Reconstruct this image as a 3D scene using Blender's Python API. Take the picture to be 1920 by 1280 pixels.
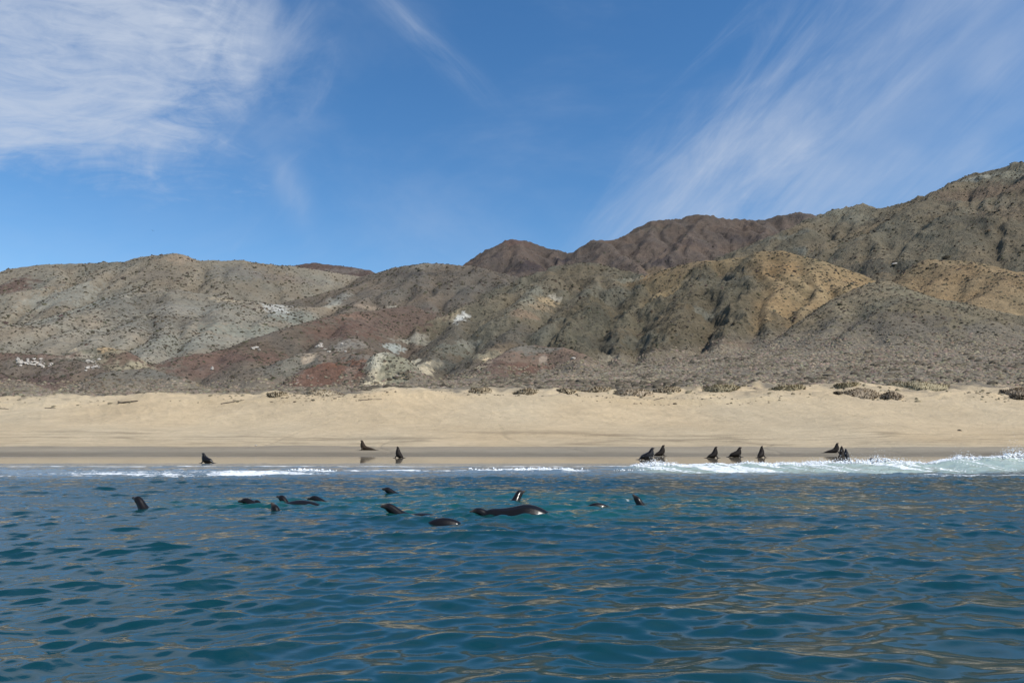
import bpy, bmesh, math, random
import numpy as np
from mathutils import Vector, Matrix

random.seed(7)
rng = np.random.default_rng(7)
for o in list(bpy.data.objects):
    bpy.data.objects.remove(o)
SC = bpy.context.scene
COL = SC.collection

# ------------------------------------------------------------------ camera
F = 1387.0                       # focal length in pixels of the 1920 px wide photograph
PITCH = math.atan((828 - 640) / F)
CAM_Z = 2.0
cam = bpy.data.cameras.new('camera')
cam.sensor_width = 36.0
cam.lens = 36.0 * F / 1920.0
cam.clip_start = 0.1
cam.clip_end = 20000
cam_ob = bpy.data.objects.new('camera', cam)
cam_ob.location = (0, 0, CAM_Z)
cam_ob.rotation_euler = (math.pi / 2 + PITCH, 0, 0)
COL.objects.link(cam_ob)
SC.camera = cam_ob

# ------------------------------------------------------------------ sun, sky, exposure
SUN_EL, SUN_AZ = math.radians(49), math.radians(124)     # azimuth clockwise from +Y
to_sun = Vector((math.sin(SUN_AZ) * math.cos(SUN_EL), math.cos(SUN_AZ) * math.cos(SUN_EL), math.sin(SUN_EL)))
sl = bpy.data.lights.new('sun', 'SUN')
sl.energy = 4.5
sl.angle = math.radians(0.53)
sl.color = (1.0, 0.955, 0.88)
sun_ob = bpy.data.objects.new('sun', sl)
sun_ob.rotation_euler = to_sun.to_track_quat('Z', 'Y').to_euler()
COL.objects.link(sun_ob)

SC.view_settings.view_transform = 'Standard'
SC.view_settings.look = 'None'
SC.view_settings.exposure = 0.0
SC.view_settings.gamma = 1.0
SC.view_settings.use_curve_mapping = False
SC.cycles.max_bounces = 6
SC.cycles.diffuse_bounces = 2
SC.cycles.glossy_bounces = 3
SC.cycles.transmission_bounces = 3
SC.cycles.caustics_reflective = False
SC.cycles.caustics_refractive = False


class NT:
    """small helper for writing node trees"""
    def __init__(s, tree):
        s.t = tree
        s.t.nodes.clear()

    def n(s, typ, inputs=None, **kw):
        nd = s.t.nodes.new(typ)
        for k, v in kw.items():
            setattr(nd, k, v)
        for k, v in (inputs or {}).items():
            sock = nd.inputs[k]
            if isinstance(v, bpy.types.NodeSocket):
                s.t.links.new(v, sock)
            elif v is not None:
                if sock.type == 'RGBA' and hasattr(v, '__len__') and len(v) == 3:
                    v = (*v, 1)
                sock.default_value = v
        return nd

    def m(s, op, a, b=None, c=None, clamp=False):
        nd = s.n('ShaderNodeMath', operation=op, use_clamp=clamp)
        for i, v in enumerate((a, b, c)):
            if v is None:
                continue
            if isinstance(v, bpy.types.NodeSocket):
                s.t.links.new(v, nd.inputs[i])
            else:
                nd.inputs[i].default_value = v
        return nd.outputs[0]

    def vm(s, op, a, b=None):
        nd = s.n('ShaderNodeVectorMath', operation=op)
        for i, v in enumerate((a, b)):
            if v is None:
                continue
            if isinstance(v, bpy.types.NodeSocket):
                s.t.links.new(v, nd.inputs[i])
            else:
                nd.inputs[i].default_value = v
        return nd.outputs['Value'] if op in ('DOT_PRODUCT', 'LENGTH') else nd.outputs[0]

    def mix(s, fac, a, b, blend='MIX'):
        nd = s.n('ShaderNodeMix', data_type='RGBA', blend_type=blend)
        for i, v in ((0, fac), (6, a), (7, b)):
            if isinstance(v, bpy.types.NodeSocket):
                s.t.links.new(v, nd.inputs[i])
            elif hasattr(v, '__len__'):
                nd.inputs[i].default_value = (*v, 1) if len(v) == 3 else v
            else:
                nd.inputs[i].default_value = v
        return nd.outputs[2]

    def ramp(s, fac, lo, hi, smooth=True):
        nd = s.n('ShaderNodeMapRange', {'Value': fac, 'From Min': lo, 'From Max': hi},
                 interpolation_type='SMOOTHSTEP' if smooth else 'LINEAR', clamp=True)
        return nd.outputs[0]

    def noise(s, vec, scale, detail=4, rough=0.55, dist=0.0):
        nd = s.n('ShaderNodeTexNoise', {'Vector': vec, 'Scale': scale, 'Detail': detail, 'Roughness': rough, 'Distortion': dist})
        return nd.outputs['Fac']

    def attr(s, name, out='Fac'):
        return s.n('ShaderNodeAttribute', attribute_name=name).outputs[out]


def slope_dir(u, v):
    """photo pixel -> (X/Y, Z-slope) of its ray in the world"""
    up = (640.0 - v) / F
    fw = math.cos(PITCH) - math.sin(PITCH) * up
    return (u - 960.0) / F / fw, (math.sin(PITCH) + math.cos(PITCH) * up) / fw


def at(u, v, Y):
    s, t = slope_dir(u, v)
    return s * Y, Y, CAM_Z + t * Y


# ---- sky: physical sky with high thin cirrus in it
world = bpy.data.worlds.new('World')
SC.world = world
world.use_nodes = True
W = NT(world.node_tree)
sky = W.n('ShaderNodeTexSky', sky_type='NISHITA', sun_disc=False, sun_elevation=SUN_EL, sun_rotation=SUN_AZ,
          altitude=0.0, air_density=1.0, dust_density=0.3, ozone_density=3.0)
dirv = W.n('ShaderNodeTexCoord').outputs['Generated']
dirn = W.vm('NORMALIZE', dirv)


def sky_blob(u, v, ang, su, sv):
    """soft elliptical patch of sky round a direction: (mask, along, across)"""
    s, t = slope_dir(u, v)
    d = Vector((s, 1, t)).normalized()
    right = d.cross(Vector((0, 0, 1))).normalized()
    upv = right.cross(d)
    a = math.radians(ang)
    t1 = right * math.cos(a) + upv * math.sin(a)
    t2 = -right * math.sin(a) + upv * math.cos(a)
    fr = W.ramp(W.vm('DOT_PRODUCT', dirn, d), 0.05, 0.4)
    A = W.m('DIVIDE', W.vm('DOT_PRODUCT', dirn, t1), su / F)
    B = W.m('DIVIDE', W.vm('DOT_PRODUCT', dirn, t2), sv / F)
    r2 = W.m('ADD', W.m('MULTIPLY', A, A), W.m('MULTIPLY', B, B))
    g = W.m('MULTIPLY', W.m('EXPONENT', W.m('MULTIPLY', r2, -1.0)), fr)
    return g, A, B


def streak_noise(u, v, ang, fa, fb, scale, detail=6, rough=0.6, seed=0.0, dist=0.0):
    """noise drawn out along one direction in the sky (fa, fb: frequency along and across)"""
    s, t = slope_dir(u, v)
    d = Vector((s, 1, t)).normalized()
    right = d.cross(Vector((0, 0, 1))).normalized()
    upv = right.cross(d)
    a = math.radians(ang)
    t1 = right * math.cos(a) + upv * math.sin(a)
    t2 = -right * math.sin(a) + upv * math.cos(a)
    vec = W.n('ShaderNodeCombineXYZ', {'X': W.m('MULTIPLY', W.vm('DOT_PRODUCT', dirn, t1), fa),
                                       'Y': W.m('MULTIPLY', W.vm('DOT_PRODUCT', dirn, t2), fb),
                                       'Z': W.m('ADD', W.vm('DOT_PRODUCT', dirn, d), seed)}).outputs[0]
    return W.noise(vec, scale, detail, rough, dist)


def add(*xs):
    r = xs[0]
    for x in xs[1:]:
        r = W.m('ADD', r, x)
    return r


# thick patch top left
g1, A1, B1 = sky_blob(0, 85, 10, 300, 185)
g1 = W.m('MINIMUM', W.m('MULTIPLY', g1, 1.7), 1.0)
n1 = W.m('ADD', W.m('MULTIPLY', streak_noise(150, 130, 14, 1.0, 1.9, 5.0, 9, 0.64, 1.3, 0.9), 0.62),
         W.m('MULTIPLY', streak_noise(150, 130, 8, 1.0, 3.6, 13.0, 7, 0.66, 5.3, 1.2), 0.38))
g1b, _, _ = sky_blob(440, 30, -20, 150, 110)
n1b = streak_noise(430, 60, 60, 1.0, 2.0, 7.0, 7, 0.6, 4.1, 0.8)
c1 = W.m('MULTIPLY', W.ramp(W.m('ADD', g1, W.m('MULTIPLY', W.m('SUBTRACT', n1, 0.5), 1.9)), 0.30, 1.30), 0.84)
c1b = W.m('MULTIPLY', W.ramp(W.m('ADD', W.m('MULTIPLY', g1b, 0.8), W.m('MULTIPLY', W.m('SUBTRACT', n1b, 0.5), 1.5)), 0.2, 1.1), 0.46)
# broad fan of streaks on the right
g2, _, _ = sky_blob(1760, 150, 38, 560, 250)
g3, _, _ = sky_blob(1300, 360, 38, 330, 110)
n2 = streak_noise(1600, 200, 37, 0.6, 3.0, 5.0, 8, 0.62, 2.2, 1.3)
n3 = streak_noise(1600, 200, 40, 0.9, 4.5, 9.0, 7, 0.64, 7.7, 1.5)
nn = W.m('ADD', W.m('MULTIPLY', n2, 0.7), W.m('MULTIPLY', n3, 0.3))
c2 = W.m('MULTIPLY', W.ramp(W.m('ADD', W.m('MULTIPLY', g2, 0.95), W.m('MULTIPLY', W.m('SUBTRACT', nn, 0.5), 1.25)), 0.16, 1.3), 0.54)
pn = W.ramp(W.noise(W.vm('MULTIPLY', dirn, (1.0, 1.0, 1.6)), 4.2, 3, 0.5, 0.6), 0.30, 0.62)
c2 = W.m('MULTIPLY', c2, W.m('ADD', 0.38, W.m('MULTIPLY', pn, 0.62)))
c3 = W.m('MULTIPLY', W.ramp(W.m('ADD', W.m('MULTIPLY', g3, 0.8), W.m('MULTIPLY', W.m('SUBTRACT', nn, 0.5), 1.2)), 0.1, 1.1), 0.42)
# fine plume in the upper middle, wisps low in the middle
g4, _, _ = sky_blob(790, 65, -39, 130, 22)
n4 = streak_noise(790, 65, -39, 0.8, 5.0, 9.0, 5, 0.6, 3.1, 0.4)
c4 = W.m('MULTIPLY', W.m('MULTIPLY', g4, W.ramp(n4, 0.25, 0.75)), 0.30)
g5, _, _ = sky_blob(540, 350, -62, 75, 26)
c5 = W.m('MULTIPLY', W.m('MULTIPLY', g5, W.ramp(n1b, 0.3, 0.7)), 0.22)
g6, _, _ = sky_blob(430, 170, 70, 120, 45)
c6 = W.m('MULTIPLY', W.m('MULTIPLY', g6, W.ramp(n1b, 0.35, 0.75)), 0.28)
# thin veil everywhere, so the sky goes on in the same way outside the picture
nv = W.noise(W.vm('MULTIPLY', dirn, (1.5, 1.0, 3.0)), 1.6, 6, 0.6, 0.5)
cv = W.m('MULTIPLY', W.ramp(nv, 0.42, 0.85), 0.20)
tot = add(c1, c1b, c2, c3, c4, c5, c6, cv)
tot = W.m('MINIMUM', tot, 0.86)
upz_ = W.n('ShaderNodeSeparateXYZ', {'Vector': dirn}).outputs['Z']
tot = W.m('MINIMUM', W.m('ADD', tot, W.m('MULTIPLY', cv, W.m('MULTIPLY', W.ramp(upz_, 0.40, 0.75), 1.6))), 0.86)  # extra veil added overhead, mostly out of view, to brighten the sea's reflections
upz = W.n('ShaderNodeSeparateXYZ', {'Vector': dirn}).outputs['Z']
tot = W.m('MULTIPLY', tot, W.ramp(upz, 0.0, 0.05))
SKY_S = 0.145
sky_c = W.n('ShaderNodeHueSaturation', {'Color': sky.outputs[0], 'Saturation': 1.25, 'Value': 1.0, 'Hue': 0.5}).outputs[0]
cl = 0.66 / SKY_S
mixed = W.mix(tot, sky_c, (cl * 0.86, cl * 0.97, cl * 1.16))
bg = W.n('ShaderNodeBackground', {'Color': mixed, 'Strength': SKY_S})
out = W.n('ShaderNodeOutputWorld')
W.t.links.new(bg.outputs[0], out.inputs[0])


# ------------------------------------------------------------------ noise helpers (numpy)
def _hash(ix, iy, seed):
    h = (ix.astype(np.uint32) * np.uint32(374761393)) ^ (iy.astype(np.uint32) * np.uint32(668265263)) ^ np.uint32((seed * 2246822519 + 12345) & 0xffffffff)
    h = (h ^ (h >> np.uint32(13))) * np.uint32(1274126177)
    h = (h ^ (h >> np.uint32(16))) * np.uint32(2246822519)
    h = h ^ (h >> np.uint32(15))
    return h.astype(np.float32) / np.float32(4294967295.0)


def vnoise(x, y, seed=0):
    xf, yf = np.floor(x), np.floor(y)
    fx, fy = (x - xf).astype(np.float32), (y - yf).astype(np.float32)
    ix, iy = xf.astype(np.int64), yf.astype(np.int64)
    fx = fx * fx * fx * (fx * (fx * 6 - 15) + 10)
    fy = fy * fy * fy * (fy * (fy * 6 - 15) + 10)
    a, b = _hash(ix, iy, seed), _hash(ix + 1, iy, seed)
    c, d = _hash(ix, iy + 1, seed), _hash(ix + 1, iy + 1, seed)
    return (a + (b - a) * fx) * (1 - fy) + (c + (d - c) * fx) * fy


def fbm(x, y, scale, octs=4, gain=0.5, seed=0, ridged=False):
    """about -0.5..0.5 (ridged: 0..1)"""
    s, amp, tot = 0.0, 1.0, 0.0
    ca, sa = math.cos(0.6), math.sin(0.6)
    x, y = x / scale, y / scale
    for k in range(octs):
        n = vnoise(x, y, seed + k * 17)
        if ridged:
            n = 1 - np.abs(2 * n - 1)
            n = n * n
        else:
            n = n - 0.5
        s = s + amp * n
        tot += amp
        amp *= gain
        x, y = (ca * x - sa * y) * 2.03 + 7.1, (sa * x + ca * y) * 2.03 + 3.7
    return s / tot


def sstep(x, a, b):
    t = np.clip((x - a) / (b - a), 0, 1)
    return t * t * (3 - 2 * t)


def link(ob):
    COL.objects.link(ob)
    return ob


def mesh_np(name, verts, faces, mat=None, smooth=True, attrs=None, colors=None, normals=None):
    """faces: (n,4) or (n,3) int array"""
    me = bpy.data.meshes.new(name)
    n, k = faces.shape
    me.vertices.add(len(verts))
    me.vertices.foreach_set('co', np.ascontiguousarray(verts, dtype=np.float32).ravel())
    me.loops.add(n * k)
    me.loops.foreach_set('vertex_index', np.ascontiguousarray(faces, dtype=np.int32).ravel())
    me.polygons.add(n)
    me.polygons.foreach_set('loop_start', np.arange(0, n * k, k, dtype=np.int32))
    if smooth:
        me.polygons.foreach_set('use_smooth', np.ones(n, dtype=bool))
    else:
        me.polygons.foreach_set('use_smooth', np.zeros(n, dtype=bool))
    for an, av in (attrs or {}).items():
        a = me.attributes.new(an, 'FLOAT', 'POINT')
        a.data.foreach_set('value', np.ascontiguousarray(av, dtype=np.float32).ravel())
    for an, av in (colors or {}).items():
        a = me.attributes.new(an, 'FLOAT_COLOR', 'POINT')
        c4 = np.ones((len(verts), 4), dtype=np.float32)
        c4[:, :3] = av
        a.data.foreach_set('color', c4.ravel())
    me.update(calc_edges=True)
    me.validate()
    if normals is not None:
        me.normals_split_custom_set_from_vertices(normals.astype(np.float32))
    if mat:
        me.materials.append(mat)
    return link(bpy.data.objects.new(name, me))


def material(name):
    m = bpy.data.materials.new(name)
    m.use_nodes = True
    return m, NT(m.node_tree)


def finish(T, bsdf, bump=None):
    o = T.n('ShaderNodeOutputMaterial')
    T.t.links.new(bsdf.outputs[0], o.inputs[0])


# ------------------------------------------------------------------ land: ridges, spurs and the cones under them
# every ridge is a chain of (photo u, photo v, distance in metres); it becomes a line in the world
RUST, PALE = (0.165, 0.086, 0.055), (0.36, 0.31, 0.22)
HILLS = {   # label: (flank slope, colour, name)
    'left': (0.60, (0.188, 0.161, 0.118)),
    'shoulder': (0.50, (0.205, 0.18, 0.136)),
    'red': (0.55, (0.126, 0.099, 0.073)),
    'farred': (0.55, (0.132, 0.101, 0.074)),
    'palemound': (0.7, (0.24, 0.195, 0.125)),
    'greycone': (0.55, (0.145, 0.126, 0.096)),
    'rust': (0.75, (0.152, 0.092, 0.068)),
    'rock': (0.95, (0.25, 0.23, 0.17)),
    'greymound': (0.6, (0.145, 0.121, 0.094)),
    'mid': (0.55, (0.126, 0.105, 0.08)),
    'backred': (0.6, (0.09, 0.064, 0.053)),
    'peak': (0.75, (0.098, 0.075, 0.06)),
    'far': (0.70, (0.104, 0.08, 0.063)),
    'darkspur': (0.65, (0.126, 0.106, 0.077)),
    'brown': (0.62, (0.155, 0.110, 0.080)),
    'olive': (0.65, (0.148, 0.127, 0.087)),
    'ochre': (0.74, (0.235, 0.165, 0.086)),
    'crag': (0.74, (0.13, 0.108, 0.07)),
    'right': (0.62, (0.152, 0.128, 0.086)),
    'ochreright': (0.58, (0.215, 0.155, 0.085)),
    'cone': (0.55, (0.172, 0.138, 0.087)),
}
RIDGES = [
    ('left', [(-520, 560, 750), (-220, 535, 730), (0, 512, 720), (40, 500, 720), (80, 495, 720), (170, 492, 720), (240, 490, 720), (290, 478, 720), (325, 473, 720),
              (345, 475, 720), (372, 487, 720), (450, 487, 740), (520, 494, 760), (560, 499, 780), (640, 512, 800), (700, 518, 800)]),
    ('left', [(100, 497, 700), (120, 560, 600), (100, 630, 470)]),
    ('left', [(0, 520, 690), (-20, 590, 560), (-60, 640, 430)]),
    ('left', [(450, 490, 735), (440, 525, 680)]),
    ('shoulder', [(200, 562, 580), (262, 538, 560), (340, 542, 555), (430, 556, 560), (510, 568, 575), (590, 575, 600), (650, 560, 640)]),
    ('shoulder', [(262, 538, 560), (205, 600, 480), (160, 645, 400)]),
    ('shoulder', [(340, 542, 555), (320, 605, 470), (290, 665, 380)]),
    ('shoulder', [(430, 556, 560), (400, 620, 465), (345, 672, 380)]),
    ('shoulder', [(510, 568, 575), (480, 612, 500)]),
    ('red', [(310, 668, 330), (380, 657, 345), (440, 648, 360), (500, 625, 390), (560, 605, 420), (610, 592, 450), (700, 580, 500), (780, 570, 540)]),
    ('red', [(440, 648, 360), (480, 680, 310), (500, 710, 270)]),
    ('red', [(640, 592, 460), (660, 630, 400)]),
    ('farred', [(-500, 650, 340), (-200, 645, 330), (0, 656, 320), (60, 660, 315), (130, 662, 315), (200, 692, 285), (240, 702, 275)]),
    ('farred', [(-60, 670, 290), (0, 692, 265), (50, 715, 240)]),
    ('palemound', [(128, 657, 318), (155, 648, 322), (185, 643, 325), (210, 650, 322), (240, 662, 315)]),
    ('greycone', [(215, 690, 270), (255, 686, 275), (300, 690, 275), (345, 700, 265)]),
    ('rust', [(575, 690, 262), (600, 677, 266), (622, 671, 268), (645, 675, 266), (662, 685, 262)]),
    ('rock', [(706, 668, 268), (722, 654, 272), (738, 650, 274), (752, 655, 272), (775, 675, 266), (800, 694, 258)]),
    ('greymound', [(540, 668, 300), (600, 655, 310), (650, 655, 308), (700, 662, 290)]),
    ('mid', [(690, 514, 790), (750, 500, 765), (790, 493, 745), (815, 493, 740), (840, 495, 735), (900, 499, 720), (930, 508, 710), (990, 524, 690)]),
    ('mid', [(790, 495, 740), (790, 540, 640), (800, 575, 560)]),
    ('mid', [(900, 500, 715), (930, 545, 620)]),
    ('mid', [(720, 512, 760), (700, 550, 650), (650, 575, 560)]),
    ('backred', [(520, 503, 1000), (555, 495, 1000), (590, 491, 1000), (640, 497, 1000), (690, 506, 1000), (725, 518, 1000)]),
    ('peak', [(800, 535, 1000), (868, 497, 1050), (910, 472, 1080), (940, 452, 1095), (960, 445, 1100), (975, 448, 1100), (1000, 459, 1100), (1040, 467, 1100), (1090, 474, 1100)]),
    ('peak', [(960, 445, 1100), (985, 480, 1000), (975, 515, 900)]),
    ('peak', [(1040, 468, 1095), (1050, 492, 1000)]),
    ('far', [(1075, 482, 1050), (1096, 460, 1050), (1112, 451, 1050), (1122, 450, 1050), (1138, 456, 1070), (1152, 456, 1100), (1185, 435, 1150), (1225, 413, 1150), (1270, 411, 1150), (1300, 406, 1150),
             (1322, 403, 1150), (1370, 409, 1150), (1440, 411, 1150), (1475, 401, 1150), (1497, 398, 1150), (1530, 404, 1140), (1620, 400, 1120), (1720, 400, 1120)]),
    ('far', [(1118, 451, 1050), (1160, 478, 950), (1205, 515, 830)]),
    ('far', [(1322, 403, 1150), (1290, 440, 1020), (1260, 480, 900)]),
    ('far', [(1225, 413, 1150), (1215, 450, 1020)]),
    ('far', [(1440, 411, 1150), (1430, 440, 1040)]),
    ('darkspur', [(905, 560, 560), (870, 590, 500), (830, 640, 410), (795, 685, 330), (762, 716, 272)]),
    ('darkspur', [(985, 600, 450), (940, 640, 380), (890, 680, 310), (850, 712, 262)]),
    ('brown', [(885, 700, 262), (930, 672, 285), (970, 645, 305), (1000, 637, 312), (1040, 650, 306), (1095, 688, 285)]),
    ('olive', [(860, 565, 590), (930, 542, 600), (985, 521, 610), (1020, 506, 615), (1050, 498, 620), (1085, 487, 625), (1130, 498, 625), (1180, 512, 615), (1215, 512, 590)]),
    ('olive', [(1050, 498, 620), (1000, 545, 530), (960, 580, 460)]),
    ('olive', [(1130, 500, 620), (1090, 570, 490), (1030, 612, 410)]),
    ('ochre', [(1200, 516, 570), (1260, 499, 545), (1300, 489, 530), (1330, 487, 520), (1400, 475, 505), (1440, 467, 495), (1470, 465, 490), (1500, 475, 475), (1550, 500, 450), (1600, 533, 425), (1625, 556, 412)]),
    ('ochre', [(1470, 466, 488), (1490, 520, 430)]),
    ('crag', [(1110, 555, 490), (1085, 600, 420), (1062, 640, 360), (1072, 668, 325)]),
    ('crag', [(1205, 520, 560), (1190, 575, 470), (1165, 640, 370), (1140, 680, 318)]),
    ('crag', [(1330, 490, 510), (1290, 560, 430), (1250, 625, 355), (1215, 668, 315)]),
    ('crag', [(1420, 475, 495), (1395, 550, 415), (1375, 610, 355), (1350, 652, 320)]),
    ('ochre', [(1515, 480, 465), (1530, 540, 410), (1515, 600, 360)]),
    ('ochre', [(1440, 467, 494), (1455, 540, 420), (1440, 590, 370)]),
    ('crag', [(1470, 580, 378), (1440, 622, 345)]),
    ('right', [(1330, 490, 930), (1400, 462, 900), (1460, 438, 880), (1520, 412, 860), (1560, 397, 845), (1585, 385, 830), (1605, 381, 825), (1625, 384, 815), (1645, 388, 800), (1665, 386, 790), (1700, 374, 770),
               (1750, 357, 750), (1790, 342, 735), (1820, 330, 725), (1860, 317, 705), (1920, 303, 680), (2050, 272, 650), (2300, 260, 640), (2700, 330, 620)]),
    ('right', [(1605, 381, 825), (1575, 440, 720), (1590, 505, 600)]),
    ('right', [(1755, 357, 748), (1690, 400, 680), (1640, 435, 620), (1650, 490, 540)]),
    ('right', [(1855, 320, 705), (1815, 400, 630), (1790, 460, 560)]),
    ('right', [(1920, 303, 680), (1905, 390, 600), (1880, 470, 520)]),
    ('right', [(2080, 275, 650), (2060, 380, 560), (2020, 460, 500)]),
    ('ochreright', [(1680, 530, 480), (1715, 500, 475), (1750, 482, 470), (1810, 485, 465), (1850, 490, 458), (1885, 508, 448)]),
    ('ochreright', [(1920, 505, 450), (1990, 480, 450), (2100, 460, 450), (2350, 480, 450)]),
    ('ochreright', [(1752, 482, 469), (1765, 545, 420), (1810, 600, 372)]),
    ('ochreright', [(1852, 490, 457), (1880, 550, 415), (1905, 590, 385)]),
    ('ochreright', [(1990, 480, 450), (1975, 560, 400)]),
    ('cone', [(1475, 625, 335), (1520, 602, 345), (1560, 580, 352), (1610, 545, 365), (1635, 529, 370), (1652, 524, 372), (1670, 529, 370), (1710, 551, 364), (1780, 588, 352), (1860, 618, 345)]),
    ('cone', [(1652, 525, 370), (1645, 570, 335), (1630, 605, 308)]),
]
LABELS = list(HILLS)

CS = 3.0
gx = np.arange(-1500, 1500 + CS, CS)
gy = np.arange(60, 1340 + CS, CS)
GX, GY = np.meshgrid(gx, gy)         # [row y, col x]

# foot of the hills: (u, v, Y)
FOOT = [(-900, 735, 250), (-300, 735, 248), (0, 736, 245), (250, 731, 248), (500, 728, 248), (650, 726, 248), (760, 721, 252), (900, 712, 268), (1080, 698, 288),
        (1150, 688, 308), (1300, 668, 330), (1480, 640, 352), (1640, 622, 380), (1900, 608, 400), (2200, 590, 420), (3000, 590, 420)]
fs = np.array([slope_dir(u, v)[0] for u, v, y in FOOT])
fY = np.array([y for _, _, y in FOOT], float)
fZ = np.array([at(u, v, y)[2] for u, v, y in FOOT])
CREST_V = [(-900, 758), (0, 760), (120, 765), (190, 765), (260, 756), (420, 751), (560, 750), (660, 748), (740, 741), (830, 745), (960, 746), (1200, 750), (1500, 752), (1920, 754), (3000, 754)]
DUNE_Y = 158.0
DTOP = [(-900, 745), (0, 747), (140, 744), (320, 743), (470, 747), (620, 745), (740, 742), (830, 745), (960, 742), (1200, 740), (1500, 741), (1700, 739), (1920, 740), (3000, 740)]
cs_ = np.array([slope_dir(u, 745)[0] for u, v in CREST_V])
ds_ = np.array([slope_dir(u, 745)[0] for u, v in DTOP])
dz_ = np.array([CAM_Z + slope_dir(960, v)[1] * 171.0 for u, v in DTOP])
cz_ = np.array([CAM_Z + slope_dir(960, v)[1] * DUNE_Y for u, v in CREST_V])


def beach_z(X, Y):
    """profile from under the water up the beach face to the dune crest"""
    s = X / np.maximum(Y, 1)
    zc = np.interp(s, cs_, cz_)
    wob = 4.5 * fbm(X, Y * 0 + 5.0, 42, 4, 0.5, 91)           # shoreline wander
    Yw = Y + wob
    py = np.array([40, 60, 69, 88.5, 91, 115, 128, 140, DUNE_Y])
    pz = np.array([-1.0, -0.32, -0.01, 0.20, 0.28, 1.45, 3.0, 5.2, 0.0])
    z = np.interp(Yw, py[:-1], pz[:-1])
    t = np.clip((Yw - 140) / (DUNE_Y - 140), 0, 1.0)
    t = t * 0.8 + 0.2 * t * t
    return np.where(Yw > 140, 5.2 + (zc - 5.2) * t, z)


def plain_z(X, Y):
    s = X / np.maximum(Y, 1)
    zc = np.interp(s, cs_, cz_)
    Yf, Zf = np.interp(s, fs, fY), np.interp(s, fs, fZ)
    t = (Y - DUNE_Y) / (Yf - DUNE_Y)
    z0 = zc + 0.2
    z = z0 + (Zf - z0) * np.where(t < 1, t ** 1.0, 1 + 0.35 * (t - 1))
    return z


PZ = np.where(GY < DUNE_Y, beach_z(GX, GY), plain_z(GX, GY))
H = PZ.copy() - 0.01
LAB = np.full(H.shape, -1, np.int16)
KK = np.full(H.shape, 5.0, np.float32)
segs = []


def resample(pts, step):
    pts = np.array(pts, float)
    d = np.r_[0, np.cumsum(np.linalg.norm(np.diff(pts[:, :2], axis=0), axis=1))]
    n = max(2, int(d[-1] / step) + 1)
    tt = np.linspace(0, d[-1], n)
    # smooth (Catmull-like) by interpolating then light smoothing of x,y only
    return np.stack([np.interp(tt, d, pts[:, i]) for i in range(3)], 1)


def stamp(P, lab, k):
    segs.append((np.asarray(P), lab, k))


def foot_at(x, y):
    return float(plain_z(np.array([x]), np.array([y]))[0])


def spurs_from(P, lab, k, step, level, r):
    """side ribs that run down from a ridge, alternating left and right"""
    d = np.r_[0, np.cumsum(np.linalg.norm(np.diff(P[:, :2], axis=0), axis=1))]
    pos = step * r.uniform(0.3, 0.8)
    side = r.choice([-1, 1])
    while pos < d[-1] - 2:
        i = int(np.searchsorted(d, pos)) - 1
        i = min(max(i, 0), len(P) - 2)
        a = P[i] + (P[i + 1] - P[i]) * ((pos - d[i]) / max(d[i + 1] - d[i], 1e-3))
        t = P[i + 1] - P[i]
        t = t[:2] / (np.linalg.norm(t[:2]) + 1e-6)
        hh = a[2] - foot_at(a[0], a[1])
        if hh > 6:
            for sd in ((-1, 1) if level == 1 else (side,)):
                ang = math.atan2(t[1], t[0]) + sd * math.radians(r.uniform(55, 88) if level == 1 else r.uniform(38, 62))
                if level == 1 and (P[-1][2] - P[0][2]) < -8:   # on a falling spur the ribs lean downhill
                    ang = math.atan2(t[1], t[0]) + sd * math.radians(r.uniform(35, 60))
                drop = k * (r.uniform(0.62, 0.82) if level == 1 else r.uniform(0.70, 0.84))
                L = min(hh / drop * r.uniform(0.6, 1.0), 130 if level == 1 else 55)
                pts = [a - np.array([0, 0, 0.5])]
                cur = a.copy()
                n = max(3, int(L / 10))
                for j in range(n):
                    ang += r.normal(0, 0.13)
                    cur = cur + np.array([math.cos(ang) * L / n, math.sin(ang) * L / n, -drop * L / n * r.uniform(0.7, 1.3)])
                    pts.append(cur.copy())
                Q = resample(pts, 4)
                stamp(Q, lab, k)
                if level == 1:
                    spurs_from(Q, lab, k, r.uniform(17, 26), 2, r)
        side = -side
        pos += step * r.uniform(0.7, 1.3)


rr = np.random.default_rng(21)
for lab, chain in RIDGES:
    k = HILLS[lab][0]
    pts = [at(*c) for c in chain]
    P = resample(pts, 4)
    li = LABELS.index(lab)
    stamp(P, li, k)
    small = lab in ('rust', 'rock', 'palemound', 'greycone', 'cone', 'farred', 'brown', 'greymound', 'ochreright')
    spurs_from(P, li, k, rr.uniform(24, 34) if small else rr.uniform(80, 115) if lab in ('left', 'shoulder', 'mid', 'far', 'peak') else rr.uniform(55, 90), 1, rr)

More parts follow.
